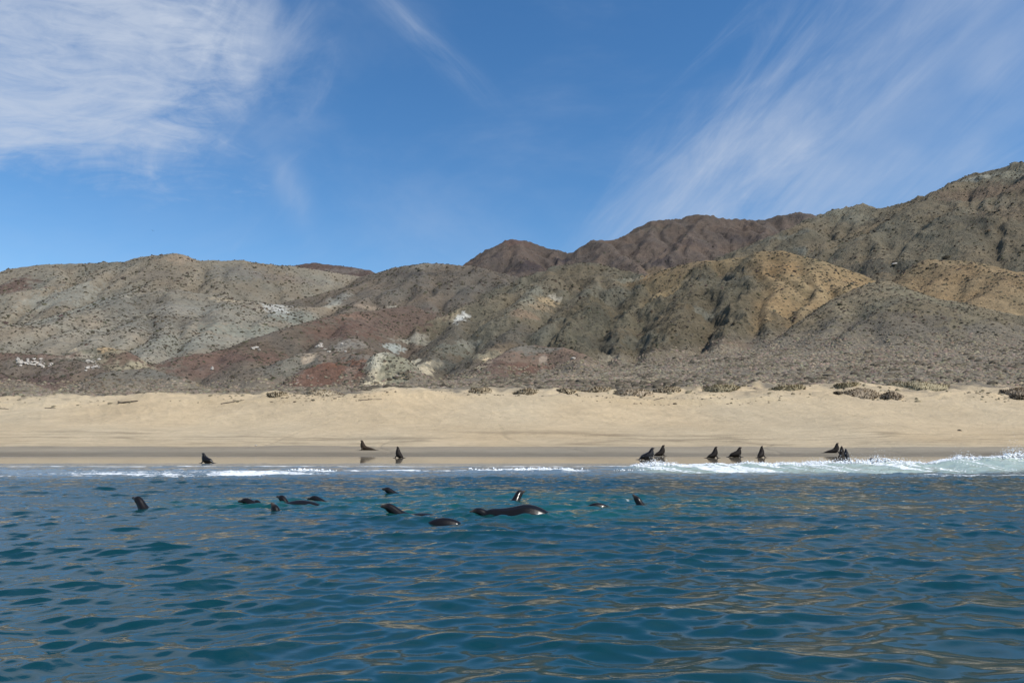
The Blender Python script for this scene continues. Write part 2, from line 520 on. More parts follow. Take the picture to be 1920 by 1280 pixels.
for P, li, k in segs:
    ix = np.clip(np.round((P[:, 0] - gx[0]) / CS).astype(int), 0, len(gx) - 1)
    iy = np.clip(np.round((P[:, 1] - gy[0]) / CS).astype(int), 0, len(gy) - 1)
    for a, b, z in zip(iy, ix, P[:, 2]):
        if z > H[a, b]:
            H[a, b] = z
            LAB[a, b] = li
            KK[a, b] = k
MOVES = [(1, 0), (-1, 0), (0, 1), (0, -1), (1, 1), (1, -1), (-1, 1), (-1, -1),
         (1, 2), (2, 1), (-1, 2), (2, -1), (1, -2), (-2, 1), (-1, -2), (-2, -1)]
for it in range(85):
    for dy, dx in MOVES:
        n0, n1 = H.shape
        ys, yd = (slice(0, n0 - dy), slice(dy, n0)) if dy > 0 else (slice(-dy, n0), slice(0, n0 + dy))
        xs, xd = (slice(0, n1 - dx), slice(dx, n1)) if dx > 0 else (slice(-dx, n1), slice(0, n1 + dx))
        c = H[ys, xs] - KK[ys, xs] * (CS * math.hypot(dx, dy))
        up = c > H[yd, xd]
        if up.any():
            H[yd, xd] = np.where(up, c, H[yd, xd])
            LAB[yd, xd] = np.where(up, LAB[ys, xs], LAB[yd, xd])
            KK[yd, xd] = np.where(up, KK[ys, xs], KK[yd, xd])


def blur(a, n=1):
    for _ in range(n):
        p = np.pad(a, ((1, 1), (1, 1)) + ((0, 0),) * (a.ndim - 2), mode='edge')
        a = (p[:-2, 1:-1] + 2 * p[1:-1, 1:-1] + p[2:, 1:-1]) / 4
        p = np.pad(a, ((1, 1), (1, 1)) + ((0, 0),) * (a.ndim - 2), mode='edge')
        a = (p[1:-1, :-2] + 2 * p[1:-1, 1:-1] + p[1:-1, 2:]) / 4
    return a


HL = blur(H - PZ, 1)                          # height over the foot


def carve(HL, rounds, depth):
    """rain gullies: follow the water down the slopes and cut where it gathers"""
    n0, n1 = HL.shape
    for rd in range(rounds):
        Z = PZ + HL + 2.4 * fbm(GX, GY, 17, 3, 0.6, 700 + rd) * sstep(HL, 0, 6)
        best = np.zeros_like(Z)
        rec = np.arange(n0 * n1).reshape(n0, n1)
        ii = rec.copy()
        for dy, dx in MOVES[:8]:
            sh = np.full_like(Z, 1e9)
            ys, yd = (slice(0, n0 - dy), slice(dy, n0)) if dy > 0 else (slice(-dy, n0), slice(0, n0 + dy))
            xs, xd = (slice(0, n1 - dx), slice(dx, n1)) if dx > 0 else (slice(-dx, n1), slice(0, n1 + dx))
            sh[ys, xs] = Z[yd, xd]
            sl = (Z - sh) / math.hypot(dy, dx)
            up = sl > best
            best = np.where(up, sl, best)
            rec = np.where(up, ii + dy * n1 + dx, rec)
        order = np.argsort(-Z, axis=None)
        hot = (HL.ravel()[order] > 0.3)
        order = order[hot].tolist()
        recl = rec.ravel().tolist()
        A = [1.0] * (n0 * n1)
        for i in order:
            j = recl[i]
            if j != i:
                A[j] += A[i]
        A = np.array(A).reshape(n0, n1)
        cut = depth * np.clip(np.log2(A / 5.0), 0, 6) * np.clip(best / CS / 0.5, 0, 1.2)
        cut = blur(cut, 1)
        HL = HL - np.minimum(cut, HL * 0.35 + 0.0)
    return HL


HL = carve(HL, 2, 0.62)
PLAIN_COL = np.array((0.185, 0.156, 0.115))
cols = np.array([HILLS[l][1] for l in LABELS] + [PLAIN_COL])
COLG = blur(cols[LAB], 2)
ROCKY = np.isin(LAB, [LABELS.index(l) for l in ('crag', 'peak', 'far', 'darkspur', 'right', 'olive')]).astype(np.float32)
CRAG = np.isin(LAB, [LABELS.index(l) for l in ('crag',)]).astype(np.float32)
ROCKY, CRAG = blur(ROCKY, 2), blur(CRAG, 2)


def bil(G, X, Y):
    fx = np.clip((X - gx[0]) / CS, 0, len(gx) - 1.001)
    fy = np.clip((Y - gy[0]) / CS, 0, len(gy) - 1.001)
    ix, iy = fx.astype(int), fy.astype(int)
    tx, ty = fx - ix, fy - iy
    if G.ndim == 3:
        tx, ty = tx[..., None], ty[..., None]
    return (G[iy, ix] * (1 - tx) + G[iy, ix + 1] * tx) * (1 - ty) + (G[iy + 1, ix] * (1 - tx) + G[iy + 1, ix + 1] * tx) * ty


def hummock(X, Y):
    """dune hummocks behind the crest"""
    m = sstep(Y, DUNE_Y - 2, DUNE_Y + 3) * (1 - sstep(Y, 182, 198))
    n = fbm(X, Y * 1.6, 10, 4, 0.55, 55) + 0.10
    s = X / np.maximum(Y, 1)
    lift = np.clip(np.interp(s, ds_, dz_) - plain_z(X, Y), 0, 4) * np.exp(-((Y - 171) / 7.0) ** 2)
    return m * np.clip(n, -0.14, 1) * 2.9 + lift * (0.85 + 0.9 * fbm(X, Y, 18, 3, 0.5, 56))


def tracks(X, Y):
    """drag marks of the animals on the sand"""
    m = np.zeros_like(X)
    for x0, y0, y1, sl, am, fr in ((-16.5, 92, 128, -0.12, 1.2, .22), (72, 128, 158, -0.28, 1.6, .16), (33, 94, 122, 0.3, .9, .3), (-44, 100, 146, 0.25, 2.0, .14), (10, 98, 140, -0.35, 1.5, .19), (50, 96, 118, 0.1, .8, .3)):
        xc = x0 + sl * (Y - y0) + am * np.sin((Y - y0) * fr)
        m = np.maximum(m, np.exp(-((X - xc) / 0.42) ** 2) * sstep(Y, y0, y0 + 3) * (1 - sstep(Y, y1 - 4, y1)))
    return m


def land(X, Y, fine=True):
    """height, share of hill (0 plain .. 1 hill), label, warped xy"""
    wx = X + 7 * fbm(X, Y, 38, 3, 0.5, 3) * 2
    wy = Y + 7 * fbm(X, Y, 38, 3, 0.5, 13) * 2
    base = np.where(Y < DUNE_Y, beach_z(X, Y), plain_z(X, Y))
    hl = np.where(Y > 190, bil(HL, wx, wy), 0)
    hm = sstep(hl, 0.5, 9.0)
    z = base + np.maximum(hl, 0)
    rocky, crag = bil(ROCKY, wx, wy), bil(CRAG, wx, wy)
    if fine:
        far = np.clip(Y / 500, 0.6, 2.0)
        g = fbm(wx, wy, 26, 4, 0.55, 31, True) - 0.35
        z = z + hm * g * (1.2 + 2.6 * rocky + 2.4 * crag) * far
        g2 = fbm(wx, wy, 7.5, 3, 0.6, 71, True) - 0.35
        z = z + hm * g2 * (0.8 + 1.3 * rocky + 2.0 * crag)
        g3 = fbm(wx, wy, 3.3, 2, 0.6, 81, True) - 0.35
        z = z + hm * g3 * (0.30 + 0.45 * rocky + 0.6 * crag)
        z = z + (0.5 * fbm(X, Y, 9, 3, 0.5, 44)) * sstep(Y, DUNE_Y - 8, 165)
        # beach: swells of wind-blown sand, small ripples, a broken edge along the top of the face
        up = sstep(Y, 104, 120) * (1 - sstep(Y, 190, 200))
        z = z + up * (0.55 * fbm(X, Y * 1.6, 16, 3, 0.5, 61) + 0.16 * fbm(X, Y * 1.5, 1.9, 3, 0.55, 62) + 0.10 * sstep(Y, 136, 146) * (fbm(X + 0.6 * Y, Y * 0.7, 3.2, 3, 0.55, 65, True) - 0.3) * 3)
        z = z + 1.1 * sstep(Y, 126, 144) * (1 - sstep(Y, 156, 172)) * fbm(X, Y * 0.8, 30, 2, 0.5, 63)
        rid = sstep(Y, 112, 118) * (1 - sstep(Y, 130, 140))
        z = z + rid * 0.10 * (fbm(X, Y * 9, 14, 3, 0.55, 64, True) - 0.3)
        z = z - 0.10 * tracks(X, Y)
        z = z + hummock(X, Y)
    return z, hm, wx, wy, rocky, crag


# grid that is fine where the land is near and coarse where it is far
S = np.concatenate([np.linspace(-1.75, -0.83, 50)[:-1], np.linspace(-0.83, 0.83, 770), np.linspace(0.83, 1.75, 50)[1:]])
ys = [62.0]
while ys[-1] < 1300:
    y = ys[-1]
    if y < 94: d = 0.8
    elif y < 190: d = 0.55
    elif y < 260: d = 0.55 + (y - 190) * 0.0095
    elif y < 720: d = 1.25 + (y - 260) * 0.0035
    else: d = 3.6 + (y - 720) * 0.006
    ys.append(y + d)
YS = np.array(ys)
NR, NC = len(YS), len(S)
LY, LS = np.meshgrid(YS, S, indexing='ij')
LX = LY * LS
LZ, HM, WX, WY, RK, CG = land(LX, LY)
POS = np.stack([LX, LY, LZ], -1).astype(np.float32)
du = np.gradient(POS, axis=1)
dv = np.gradient(POS, axis=0)
NRM = np.cross(du, dv)
NRM /= np.linalg.norm(NRM, axis=-1, keepdims=True)
lab_i = LAB[np.clip(np.round((WY - gy[0]) / CS).astype(int), 0, len(gy) - 1), np.clip(np.round((WX - gx[0]) / CS).astype(int), 0, len(gx) - 1)]
lab_i = np.where((HM < 0.25) | (LY < 190), -1, lab_i)

ELEV = (LZ - CAM_Z) / LY


def hit(u, v):
    """where the ray through a photo pixel meets the land"""
    s, t = slope_dir(u, v)
    j = int(np.argmin(np.abs(S - s)))
    ok = np.nonzero(ELEV[:, j] >= t)[0]
    if len(ok) == 0:
        return None
    i = ok[0]
    return np.array([s * YS[i], YS[i], LZ[i, j]])


# ---- ground colours: rock kinds by hill, outcrops of other stone, painted crag shade
C = bil(COLG, WX, WY)
hmix = HM[..., None]
plain = PLAIN_COL * (1 + 0.35 * fbm(LX, LY, 22, 3, 0.5, 5)[..., None])
sand_hi = np.array((0.49, 0.385, 0.245))
C = C * hmix + plain * (1 - hmix)
# broad uneven tints of the slopes
tint = fbm(LX, LY, 60, 4, 0.55, 201)[..., None]
tint2 = fbm(LX, LY, 33, 4, 0.6, 202)[..., None]
C = C * (1 + hmix * 0.55 * tint)
C = C * (1 + hmix * tint2 * np.array((0.22, -0.02, -0.22)))
# gullies slightly darker, ridges slightly lighter
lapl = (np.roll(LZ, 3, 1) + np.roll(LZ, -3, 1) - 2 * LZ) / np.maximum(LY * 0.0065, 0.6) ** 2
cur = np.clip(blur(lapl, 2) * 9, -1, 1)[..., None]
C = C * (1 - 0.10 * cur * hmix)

PATCH = [   # photo u, v, radius in m across / up, colour, strength
    (360, 505, 0, 0, None, 0),
    (330, 482, 14, 8, (0.24, 0.18, 0.12), .6), (345, 488, 10, 6, (0.26, 0.20, 0.14), .6), (320, 474, 8, 4, (.10, .085, .07), .8),
    (15, 540, 22, 14, (0.115, 0.075, 0.058), .9), (110, 555, 26, 20, (0.23, 0.225, 0.185), .6), (150, 580, 20, 20, (0.22, 0.22, 0.18), .5), (90, 600, 26, 22, (0.21, 0.20, .16), .5),
    (260, 575, 28, 14, (.10, .09, .072), .5), (300, 600, 34, 10, (.10, .09, .072), .5), (330, 580, 22, 8, (.22, .21, .175), .4),
    (520, 575, 10, 9, (.36, .35, .31), .8), (527, 588, 7, 7, (.40, .39, .35), .8), (535, 597, 6, 5, (.38, .37, .33), .7), (425, 563, 14, 3, (.34, .28, .19), .7),
    (470, 622, 30, 7, (.19, .195, .155), .7), (420, 640, 30, 6, (.24, .225, .18), .6), (550, 600, 16, 8, (.16, .165, .13), .7), (345, 650, 18, 12, (.22, .215, .17), .5),
    (640, 560, 12, 10, (.22, .215, .18), .6), (625, 568, 6, 9, (.27, .265, .22), .6),
    (165, 655, 9, 5, (.20, .18, .12), .9), (185, 662, 8, 7, (.13, .12, .088), .9), (215, 655, 5, 4, (.36, .26, .15), .9), (135, 655, 5, 3, (.38, .31, .21), .9), (140, 668, 12, 2.2, (.36, .31, .23), .7), (228, 668, 7, 4, (.15, .105, .075), .9),
    (420, 675, 28, 7, (.138, .088, .066), .9), (400, 690, 20, 6, (.132, .088, .067), .8), (480, 690, 14, 6, (.15, .12, .085), .7), (60, 665, 20, 3, (.148, .098, .072), .8), (40, 715, 16, 5, (.128, .09, .07), .9), (15, 705, 14, 5, (.128, .09, .07), .8),
    (550, 680, 12, 7, (.16, .15, .115), .7), (620, 695, 13, 9, RUST, 1.0), (612, 712, 15, 6, (.142, .084, .06), .9), (600, 665, 9, 2, (.27, .21, .15), .6), (577, 676, 3, 2.5, (.42, .33, .23), .9), (655, 700, 2, 8, (.22, .17, .13), .6),
    (712, 692, 3.8, 9, (.53, .45, .30), 1), (724, 712, 4.4, 6, (.52, .44, .29), 1), (709, 676, 3.4, 5, (.48, .43, .31), 1), (735, 655, 6, 3.4, (.30, .31, .27), .9), (752, 675, 6, 7, (.20, .19, .14), .9), (742, 700, 5, 8, (.24, .22, .15), .9), (772, 678, 4, 5, (.52, .46, .33), .9), (785, 688, 5, 4, (.54, .47, .33), .9), (792, 696, 5, 3.4, (.54, .46, .31), .9),
    (700, 610, 30, 10, (.124, .085, .065), .8), (640, 620, 20, 10, (.12, .075, .056), .8), (660, 590, 16, 5, (.20, .13, .09), .8), (735, 577, 8, 2.4, (.30, .27, .21), .8), (690, 577, 14, 2.5, (.27, .21, .15), .7),
    (775, 640, 12, 3, (.28, .26, .20), .7), (785, 632, 8, 2.5, (.30, .27, .21), .7), (650, 648, 9, 5, (.27, .245, .20), .6),
    (840, 595, 9, 6, (.30, .25, .16), .8), (852, 588, 7, 5, (.34, .27, .17), .8), (862, 600, 4, 6, (.54, .52, .45), 1), (870, 592, 3.4, 5, (.54, .52, .45), 1), (822, 600, 10, 4, (.22, .18, .12), .7),
    (800, 690, 5, 3, (.54, .45, .30), .95), (806, 684, 6, 2.4, (.56, .47, .32), .95), (850, 655, 12, 7, (.17, .17, .13), .7), (880, 648, 8, 4, (.24, .23, .18), .7), (830, 690, 9, 4, (.10, .10, .083), .6),
    (1027, 567, 8, 4, (.36, .27, .16), .9), (1040, 560, 6, 3, (.40, .36, .28), .9), (1010, 575, 10, 4, (.29, .22, .14), .8), (985, 590, 10, 4, (.25, .18, .12), .8), (1000, 545, 8, 9, (.21, .20, .15), .7), (985, 560, 6, 7, (.24, .23, .17), .6),
    (915, 675, 5.5, 3.4, (.55, .43, .27), 1), (905, 685, 4.4, 3, (.56, .45, .29), 1), (928, 668, 5.5, 2.4, (.50, .40, .26), .95), (940, 660, 10, 3, (.26, .20, .13), .7), (900, 665, 10, 4, (.21, .19, .13), .7),
    (960, 692, 12, 4, (.12, .08, .06), 1), (940, 698, 10, 3, (.12, .08, .06), .9), (1000, 690, 9, 3, (.13, .078, .056), .9), (1020, 668, 12, 5, (.165, .115, .083), .8), (990, 655, 10, 5, (.155, .145, .115), .8), (1020, 676, 2, 2, (.34, .27, .2), .8),
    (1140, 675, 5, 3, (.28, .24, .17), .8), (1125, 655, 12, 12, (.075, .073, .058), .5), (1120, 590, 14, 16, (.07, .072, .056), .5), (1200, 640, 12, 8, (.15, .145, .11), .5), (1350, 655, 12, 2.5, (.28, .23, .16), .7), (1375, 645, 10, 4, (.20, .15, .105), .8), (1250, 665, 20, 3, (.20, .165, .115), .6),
    (1180, 525, 12, 4, (.24, .23, .17), .6), (1230, 510, 16, 6, (.20, .15, .09), .7), (1290, 500, 14, 7, (.21, .155, .09), .7), (1340, 530, 16, 10, (.13, .12, .09), .6), (1320, 595, 8, 5, (.2, .2, .16), .5),
    (1570, 400, 20, 10, (.20, .195, .145), .5), (1600, 410, 16, 14, (.20, .19, .14), .5), (1480, 445, 20, 4, (.17, .17, .135), .5), (1505, 470, 4, 8, (.2, .2, .16), .6), (1840, 335, 12, 4, (.30, .29, .23), .7), (1815, 335, 8, 3, (.30, .29, .23), .6), (1912, 325, 14, 12, (.24, .23, .17), .6),
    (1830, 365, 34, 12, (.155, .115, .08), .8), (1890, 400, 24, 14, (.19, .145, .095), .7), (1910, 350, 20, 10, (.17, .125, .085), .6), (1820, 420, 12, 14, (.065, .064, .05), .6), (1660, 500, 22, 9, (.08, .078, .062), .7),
    (1720, 560, 16, 12, (.165, .15, .10), .5), (1680, 610, 26, 8, (.12, .105, .085), .6), (1900, 620, 30, 4, (.16, .14, .11), .5),
    (960, 455, 22, 12, (.115, .070, .056), .6), (1000, 500, 20, 10, (.052, .042, .042), .85), (1055, 490, 10, 7, (.048, .04, .042), .85), (985, 505, 16, 8, (.05, .042, .042), .8), (925, 480, 16, 6, (.06, .048, .046), .7),  # near-black patches: shadow below the peak's crags put into the ground colour
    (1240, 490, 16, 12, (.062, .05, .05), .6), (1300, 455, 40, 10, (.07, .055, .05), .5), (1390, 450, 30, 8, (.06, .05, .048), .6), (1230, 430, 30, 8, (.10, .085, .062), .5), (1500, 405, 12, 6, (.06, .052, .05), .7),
    (800, 500, 20, 5, (.20, .175, .135), .6), (770, 515, 20, 5, (.07, .062, .055), .7), (840, 515, 24, 4, (.085, .075, .062), .6), (760, 590, 30, 14, (.115, .078, .06), .7),
    (640, 510, 30, 5, (.17, .145, .12), .5), (520, 520, 40, 5, (.15, .125, .105), .5), (270, 515, 30, 10, (.15, .125, .095), .5), (440, 510, 26, 14, (.145, .14, .12), .5),
]
nz = fbm(LX, LY + LZ * 1.5, 5.0, 4, 0.6, 303)
nz2 = fbm(LX, LY, 1.8, 2, 0.6, 304)
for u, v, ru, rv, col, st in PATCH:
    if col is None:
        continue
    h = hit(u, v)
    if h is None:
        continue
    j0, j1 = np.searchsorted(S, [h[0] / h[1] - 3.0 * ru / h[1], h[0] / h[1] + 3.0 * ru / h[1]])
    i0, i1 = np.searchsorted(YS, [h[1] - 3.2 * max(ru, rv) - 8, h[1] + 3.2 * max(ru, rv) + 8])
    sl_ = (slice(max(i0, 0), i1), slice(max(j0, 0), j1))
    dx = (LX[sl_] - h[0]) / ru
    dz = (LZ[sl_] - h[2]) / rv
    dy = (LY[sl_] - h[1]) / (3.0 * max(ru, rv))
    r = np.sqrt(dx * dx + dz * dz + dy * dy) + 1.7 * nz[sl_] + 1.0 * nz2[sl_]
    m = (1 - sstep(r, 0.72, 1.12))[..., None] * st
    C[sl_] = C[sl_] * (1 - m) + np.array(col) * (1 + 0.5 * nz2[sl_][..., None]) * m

# sand over the beach and the seaward dunes, thinning into the scrub
sn = fbm(LX, LY, 8, 4, 0.55, 401) + 0.5 * fbm(LX, LY, 2.2, 2, 0.5, 402)
sandm = 1 - sstep(LY + 34 * sn, 168, 186)
sandm = np.where(LY < DUNE_Y - 1, 1, sandm)
dry = sand_hi * (1 + 0.30 * fbm(LX, LY * 1.3, 12, 5, 0.62, 411)[..., None] + 0.22 * fbm(LX, LY * 2.2, 2.4, 3, 0.6, 412)[..., None])
dry = dry * (1 + fbm(LX, LY, 25, 3, 0.5, 413)[..., None] * np.array((0.05, -0.04, -0.16)))
lines = fbm(LX * 0.35, LY * 3.2, 9, 4, 0.6, 414, True)
dry = dry * (1 - 0.34 * (sstep(lines, 0.42, 0.8) * sstep(LY, 114, 118) * (1 - sstep(LY, 128, 138)))[..., None])
edge = 111.5 + 6.5 * fbm(LX, LY * 0, 24, 4, 0.5, 421)
damp = 1 - sstep(LY, edge - 0.8, edge + 1.5)
damp2 = 1 - sstep(LY + 2.5 * fbm(LX, LY, 14, 3, 0.5, 422), 95, 102)
SC_ = dry * (1 - 0.30 * damp[..., None])
SC_ = SC_ * (1 - damp[..., None]) + (SC_ * np.array((0.91, 0.97, 1.09))) * damp[..., None]
SC_ = SC_ * (1 - 0.29 * damp2[..., None])
for k_, (off, st_) in enumerate(((0.6, .22), (4.5, .16), (-4.0, .12))):     # lines of drift left by the swash
    ln_ = np.exp(-((LY - edge - off - 3.0 * fbm(LX, LX * 0 + k_, 11, 3, 0.5, 430 + k_)) / 0.55) ** 2) * sstep(fbm(LX, LX * 0 + 3 * k_, 6, 3, 0.6, 440 + k_), -0.10, 0.16)
    SC_ = SC_ * (1 - st_ * ln_[..., None])
trk = tracks(LX, LY)
SC_ = SC_ * (1 - 0.07 * trk[..., None])
wet = 1 - sstep(LZ, 0.21, 0.28)
SC_ = SC_ * (1 - 0.25 * wet[..., None])
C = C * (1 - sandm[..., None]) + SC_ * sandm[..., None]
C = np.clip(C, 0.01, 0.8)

# ---- land material
def land_material(name, kind):
    m, T = material(name)
    co = T.n('ShaderNodeNewGeometry').outputs['Position']
    col = T.attr('ground', 'Color')
    if kind == 'sand':
        n1 = T.noise(T.vm('MULTIPLY', co, (1, 2.0, 1)), 1.1, 6, 0.65)
        n2 = T.noise(T.vm('MULTIPLY', co, (1, 1.6, 1)), 4.0, 4, 0.7)
        wet = T.attr('wet')
        dryf = T.m('SUBTRACT', 1.0, wet)
        v = T.m('ADD', 0.76, T.m('ADD', T.m('MULTIPLY', n1, 0.30), T.m('MULTIPLY', n2, 0.20)))
        c = T.mix(1.0, col, T.n('ShaderNodeCombineColor', {'Red': v, 'Green': v, 'Blue': v}).outputs[0], 'MULTIPLY')
        rough = T.m('ADD', 0.07, T.m('MULTIPLY', dryf, 0.85))
        hgt = T.m('ADD', T.m('MULTIPLY', n1, 0.7), T.m('MULTIPLY', n2, 0.3))
        bump = T.n('ShaderNodeBump', {'Height': hgt, 'Strength': T.m('MULTIPLY', dryf, 0.9), 'Distance': 0.5})
        b = T.n('ShaderNodeBsdfPrincipled', {'Base Color': c, 'Roughness': rough, 'Normal': bump.outputs[0], 'IOR': 1.36})
        T.t.links.new(T.m('ADD', 0.25, T.m('MULTIPLY', wet, 0.25)), b.inputs['Specular IOR Level'])
    else:
        n1 = T.noise(co, 0.16, 7, 0.65)
        n2 = T.noise(co, 0.75, 5, 0.7)
        st = T.noise(T.vm('MULTIPLY', co, (0.6, 0.6, 2.2)), 0.30, 6, 0.68, 0.8)
        v = T.m('ADD', -0.06, T.m('ADD', T.m('MULTIPLY', n1, 0.75), T.m('ADD', T.m('MULTIPLY', n2, 0.65), T.m('MULTIPLY', st, 0.90))))
        c = T.mix(1.0, col, T.n('ShaderNodeCombineColor', {'Red': v, 'Green': v, 'Blue': v}).outputs[0], 'MULTIPLY')
        # low desert plants: dark grey-green dots, thicker in some places
        vo = T.n('ShaderNodeTexVoronoi', {'Vector': T.vm('MULTIPLY', co, (1, 1, 0.6)), 'Scale': 0.34 if kind == 'hill' else 0.5, 'Randomness': 1.0})
        dot = T.m('SUBTRACT', 1.0, T.ramp(vo.outputs['Distance'], 0.12, 0.42))
        rnd = T.n('ShaderNodeSeparateColor', {'Color': vo.outputs['Color']}).outputs[0]
        dens = T.noise(co, 0.035, 4, 0.6)
        on = T.ramp(T.m('ADD', rnd, T.m('MULTIPLY', T.m('SUBTRACT', dens, 0.5), 1.6)), 0.45, 0.6)
        dot = T.m('MULTIPLY', T.m('MULTIPLY', dot, on), 0.62)
        c = T.mix(dot, c, (0.055, 0.05, 0.038))
        # pale scree and stones
        sc = T.ramp(T.noise(co, 1.1, 3, 0.75), 0.60, 0.76)
        c = T.mix(T.m('MULTIPLY', sc, 0.30), c, (0.30, 0.27, 0.22))
        hgt = T.m('ADD', T.m('MULTIPLY', st, 0.5), T.m('ADD', T.m('MULTIPLY', n2, 0.5), T.m('MULTIPLY', dot, 0.3)))
        rk = T.attr('rocky')
        bump = T.n('ShaderNodeBump', {'Height': hgt, 'Strength': T.m('ADD', 0.7, T.m('MULTIPLY', rk, 0.3)), 'Distance': 3.4})
        b = T.n('ShaderNodeBsdfPrincipled', {'Base Color': c, 'Roughness': 0.95, 'Normal': bump.outputs[0], 'Specular IOR Level': 0.15})
    finish(T, b)
    return m


M_SAND = land_material('sand', 'sand')
M_HILL = land_material('hill_rock', 'hill')
M_PLAIN = land_material('scrub_soil', 'plain')

# ---- split the sheet into beach, plain and the hills (same vertices and normals along the joins)
idx = np.arange(NR * NC).reshape(NR, NC)
Q = np.stack([idx[:-1, :-1], idx[:-1, 1:], idx[1:, 1:], idx[1:, :-1]], -1).reshape(-1, 4)
qlab = lab_i[:-1, :-1].reshape(-1)
qy = LY[:-1, :-1].reshape(-1)
V = POS.reshape(-1, 3)
Nn = NRM.reshape(-1, 3)
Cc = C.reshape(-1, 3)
wetv, rkv = wet.reshape(-1), RK.reshape(-1)
GROUPS = [('beach', (qlab < 0) & (qy < 186), M_SAND), ('desert_plain', (qlab < 0) & (qy >= 186), M_PLAIN)]
for labs in (('left', 'shoulder'), ('red', 'greycone', 'rust', 'greymound'), ('farred', 'palemound'), ('rock',), ('mid',), ('backred',), ('peak',), ('far',),
             ('brown', 'darkspur'), ('olive', 'ochre', 'crag'), ('right',), ('ochreright',), ('cone',)):
    GROUPS.append(('hill', np.isin(qlab, [LABELS.index(l) for l in labs]), M_HILL))
for nm, sel, mt in GROUPS:
    f = Q[sel]
    if len(f) == 0:
        continue
    used, inv = np.unique(f, return_inverse=True)
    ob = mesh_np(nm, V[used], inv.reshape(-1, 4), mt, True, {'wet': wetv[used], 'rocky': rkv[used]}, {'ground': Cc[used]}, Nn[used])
    ob['kind'] = 'structure'


def ground_zs(x, y):
    return land(np.asarray(x, float), np.asarray(y, float))[0]


def ground_z(x, y):
    return float(land(np.array([float(x)]), np.array([float(y)]))[0][0])

# ------------------------------------------------------------------ sea surface
WS = np.concatenate([np.linspace(-1.7, -0.80, 60)[:-1], np.linspace(-0.80, 0.80, 940), np.linspace(0.80, 1.7, 60)[1:]])
wy_ = [4.6]
while wy_[-1] < 75:
    y = wy_[-1]
    wy_.append(y + min(max(0.0045 * y, 0.024), 0.18))
WYS = np.array(wy_)
WR, WC = len(WYS), len(WS)
GYw, GSw = np.meshgrid(WYS, WS, indexing='ij')
GXw = (GYw * GSw)
Xf, Yf_ = GXw.astype(np.float32), GYw.astype(np.float32)

wr = np.random.default_rng(5)
NW = 120
lam = np.exp(np.linspace(math.log(0.17), math.log(8.5), NW)) * wr.uniform(0.95, 1.05, NW)
wt = np.exp(-(np.log(lam / 0.44)) ** 2 / (2 * 0.88 ** 2))
wt[lam > 4] *= 0.8
SLOPE_RMS = 0.252
amp_k = np.sqrt(wt / (wt ** 2).sum() ** 0.5)
amp_k = wt ** 0.5
amp_k *= SLOPE_RMS / math.sqrt((amp_k ** 2).sum() / 2)
kk = 2 * math.pi / lam
spread = np.where(lam < 0.8, 0.46, np.where(lam < 2.5, 0.38, 0.28))
ang = math.radians(90 + 8) + wr.normal(0, 1, NW) * spread
ph = wr.uniform(0, 2 * math.pi, NW)
calm = 0.72 + 0.75 * fbm(Xf, Yf_ * 0.6, 9, 3, 0.5, 501) + 0.60 * fbm(Xf, Yf_ * 0.5, 3.0, 2, 0.5, 502)
calm = np.clip(calm, 0.58, 1.25).astype(np.float32)
shore = (1 - sstep(Yf_, 44, 66)).astype(np.float32)
zz = np.zeros_like(Xf)
dX = np.zeros_like(Xf)
dY = np.zeros_like(Xf)
for i in range(NW):
    c, s = math.cos(ang[i]), math.sin(ang[i])
    p = kk[i] * (c * Xf + s * Yf_) + ph[i]
    a = amp_k[i] / kk[i]
    env = calm if lam[i] < 1.2 else 0.5 + 0.5 * calm
    # waves shorter than the grid can carry are left to the material
    step = np.maximum(Yf_ * 0.0019, 0.024)
    env = env * np.clip(lam[i] / (1.7 * step) - 0.6, 0, 1) * (0.25 + 0.75 * shore)
    cp, sp = np.cos(p), np.sin(p)
    zz += a * env * cp
    q = 1.05 * a * env
    dX -= q * c * sp
    dY -= q * s * sp

# the small breaker and the washes near the shore
sX = np.array([at(u, 880, 51)[0] for u in (600, 1080, 1180, 1230, 1300, 1420, 1560, 1640, 1700, 1760, 1840, 1920, 2100, 2600, 3200)])
sHt = np.array([0.10, 0.16, 0.30, 0.46, 0.56, 0.54, 0.60, 0.72, 0.66, 0.74, 0.86, 0.90, 0.85, 0.5, 0.3])
CREST_Y0 = 51.5
crestY = CREST_Y0 + 2.2 * fbm(Xf, Xf * 0, 22, 3, 0.5, 511) - 0.03 * np.clip(Xf - 10, 0, 60)
Hs = np.interp(Xf, sX, sHt) * (1 + 0.5 * fbm(Xf, Xf * 0, 2.3, 3, 0.6, 512) + 0.25 * fbm(Xf, Xf * 0 + 9, 0.7, 2, 0.6, 513))
t = Yf_ - crestY
tb = np.clip(-t, 0, None)
prof = np.where(t < 0, np.exp(-(tb / 2.6) ** 2) * 0.55 + 0.45 * np.exp(-(tb / 6.0) ** 2), np.exp(-(t / 0.7) ** 2))
zz += Hs * prof
# low swell line left of the breaker and a wash line behind it
cY2 = 49.0 + 2.0 * fbm(Xf, Xf * 0 + 3, 30, 3, 0.5, 521)
H2 = 0.17 * (1 - sstep(Xf, 2, 10)) * (0.6 + 1.2 * np.clip(fbm(Xf, Xf * 0, 7, 3, 0.5, 522) + 0.3, 0, 1))
t2 = Yf_ - cY2
zz += H2 * np.where(t2 < 0, np.exp(-(t2 / 1.6) ** 2), np.exp(-(t2 / 0.5) ** 2))
cY3 = 60.0 + 2.0 * fbm(Xf, Xf * 0 + 7, 26, 3, 0.5, 531)
t3 = Yf_ - cY3
zz += 0.06 * np.where(t3 < 0, np.exp(-(t3 / 1.0) ** 2), np.exp(-(t3 / 0.3) ** 2))

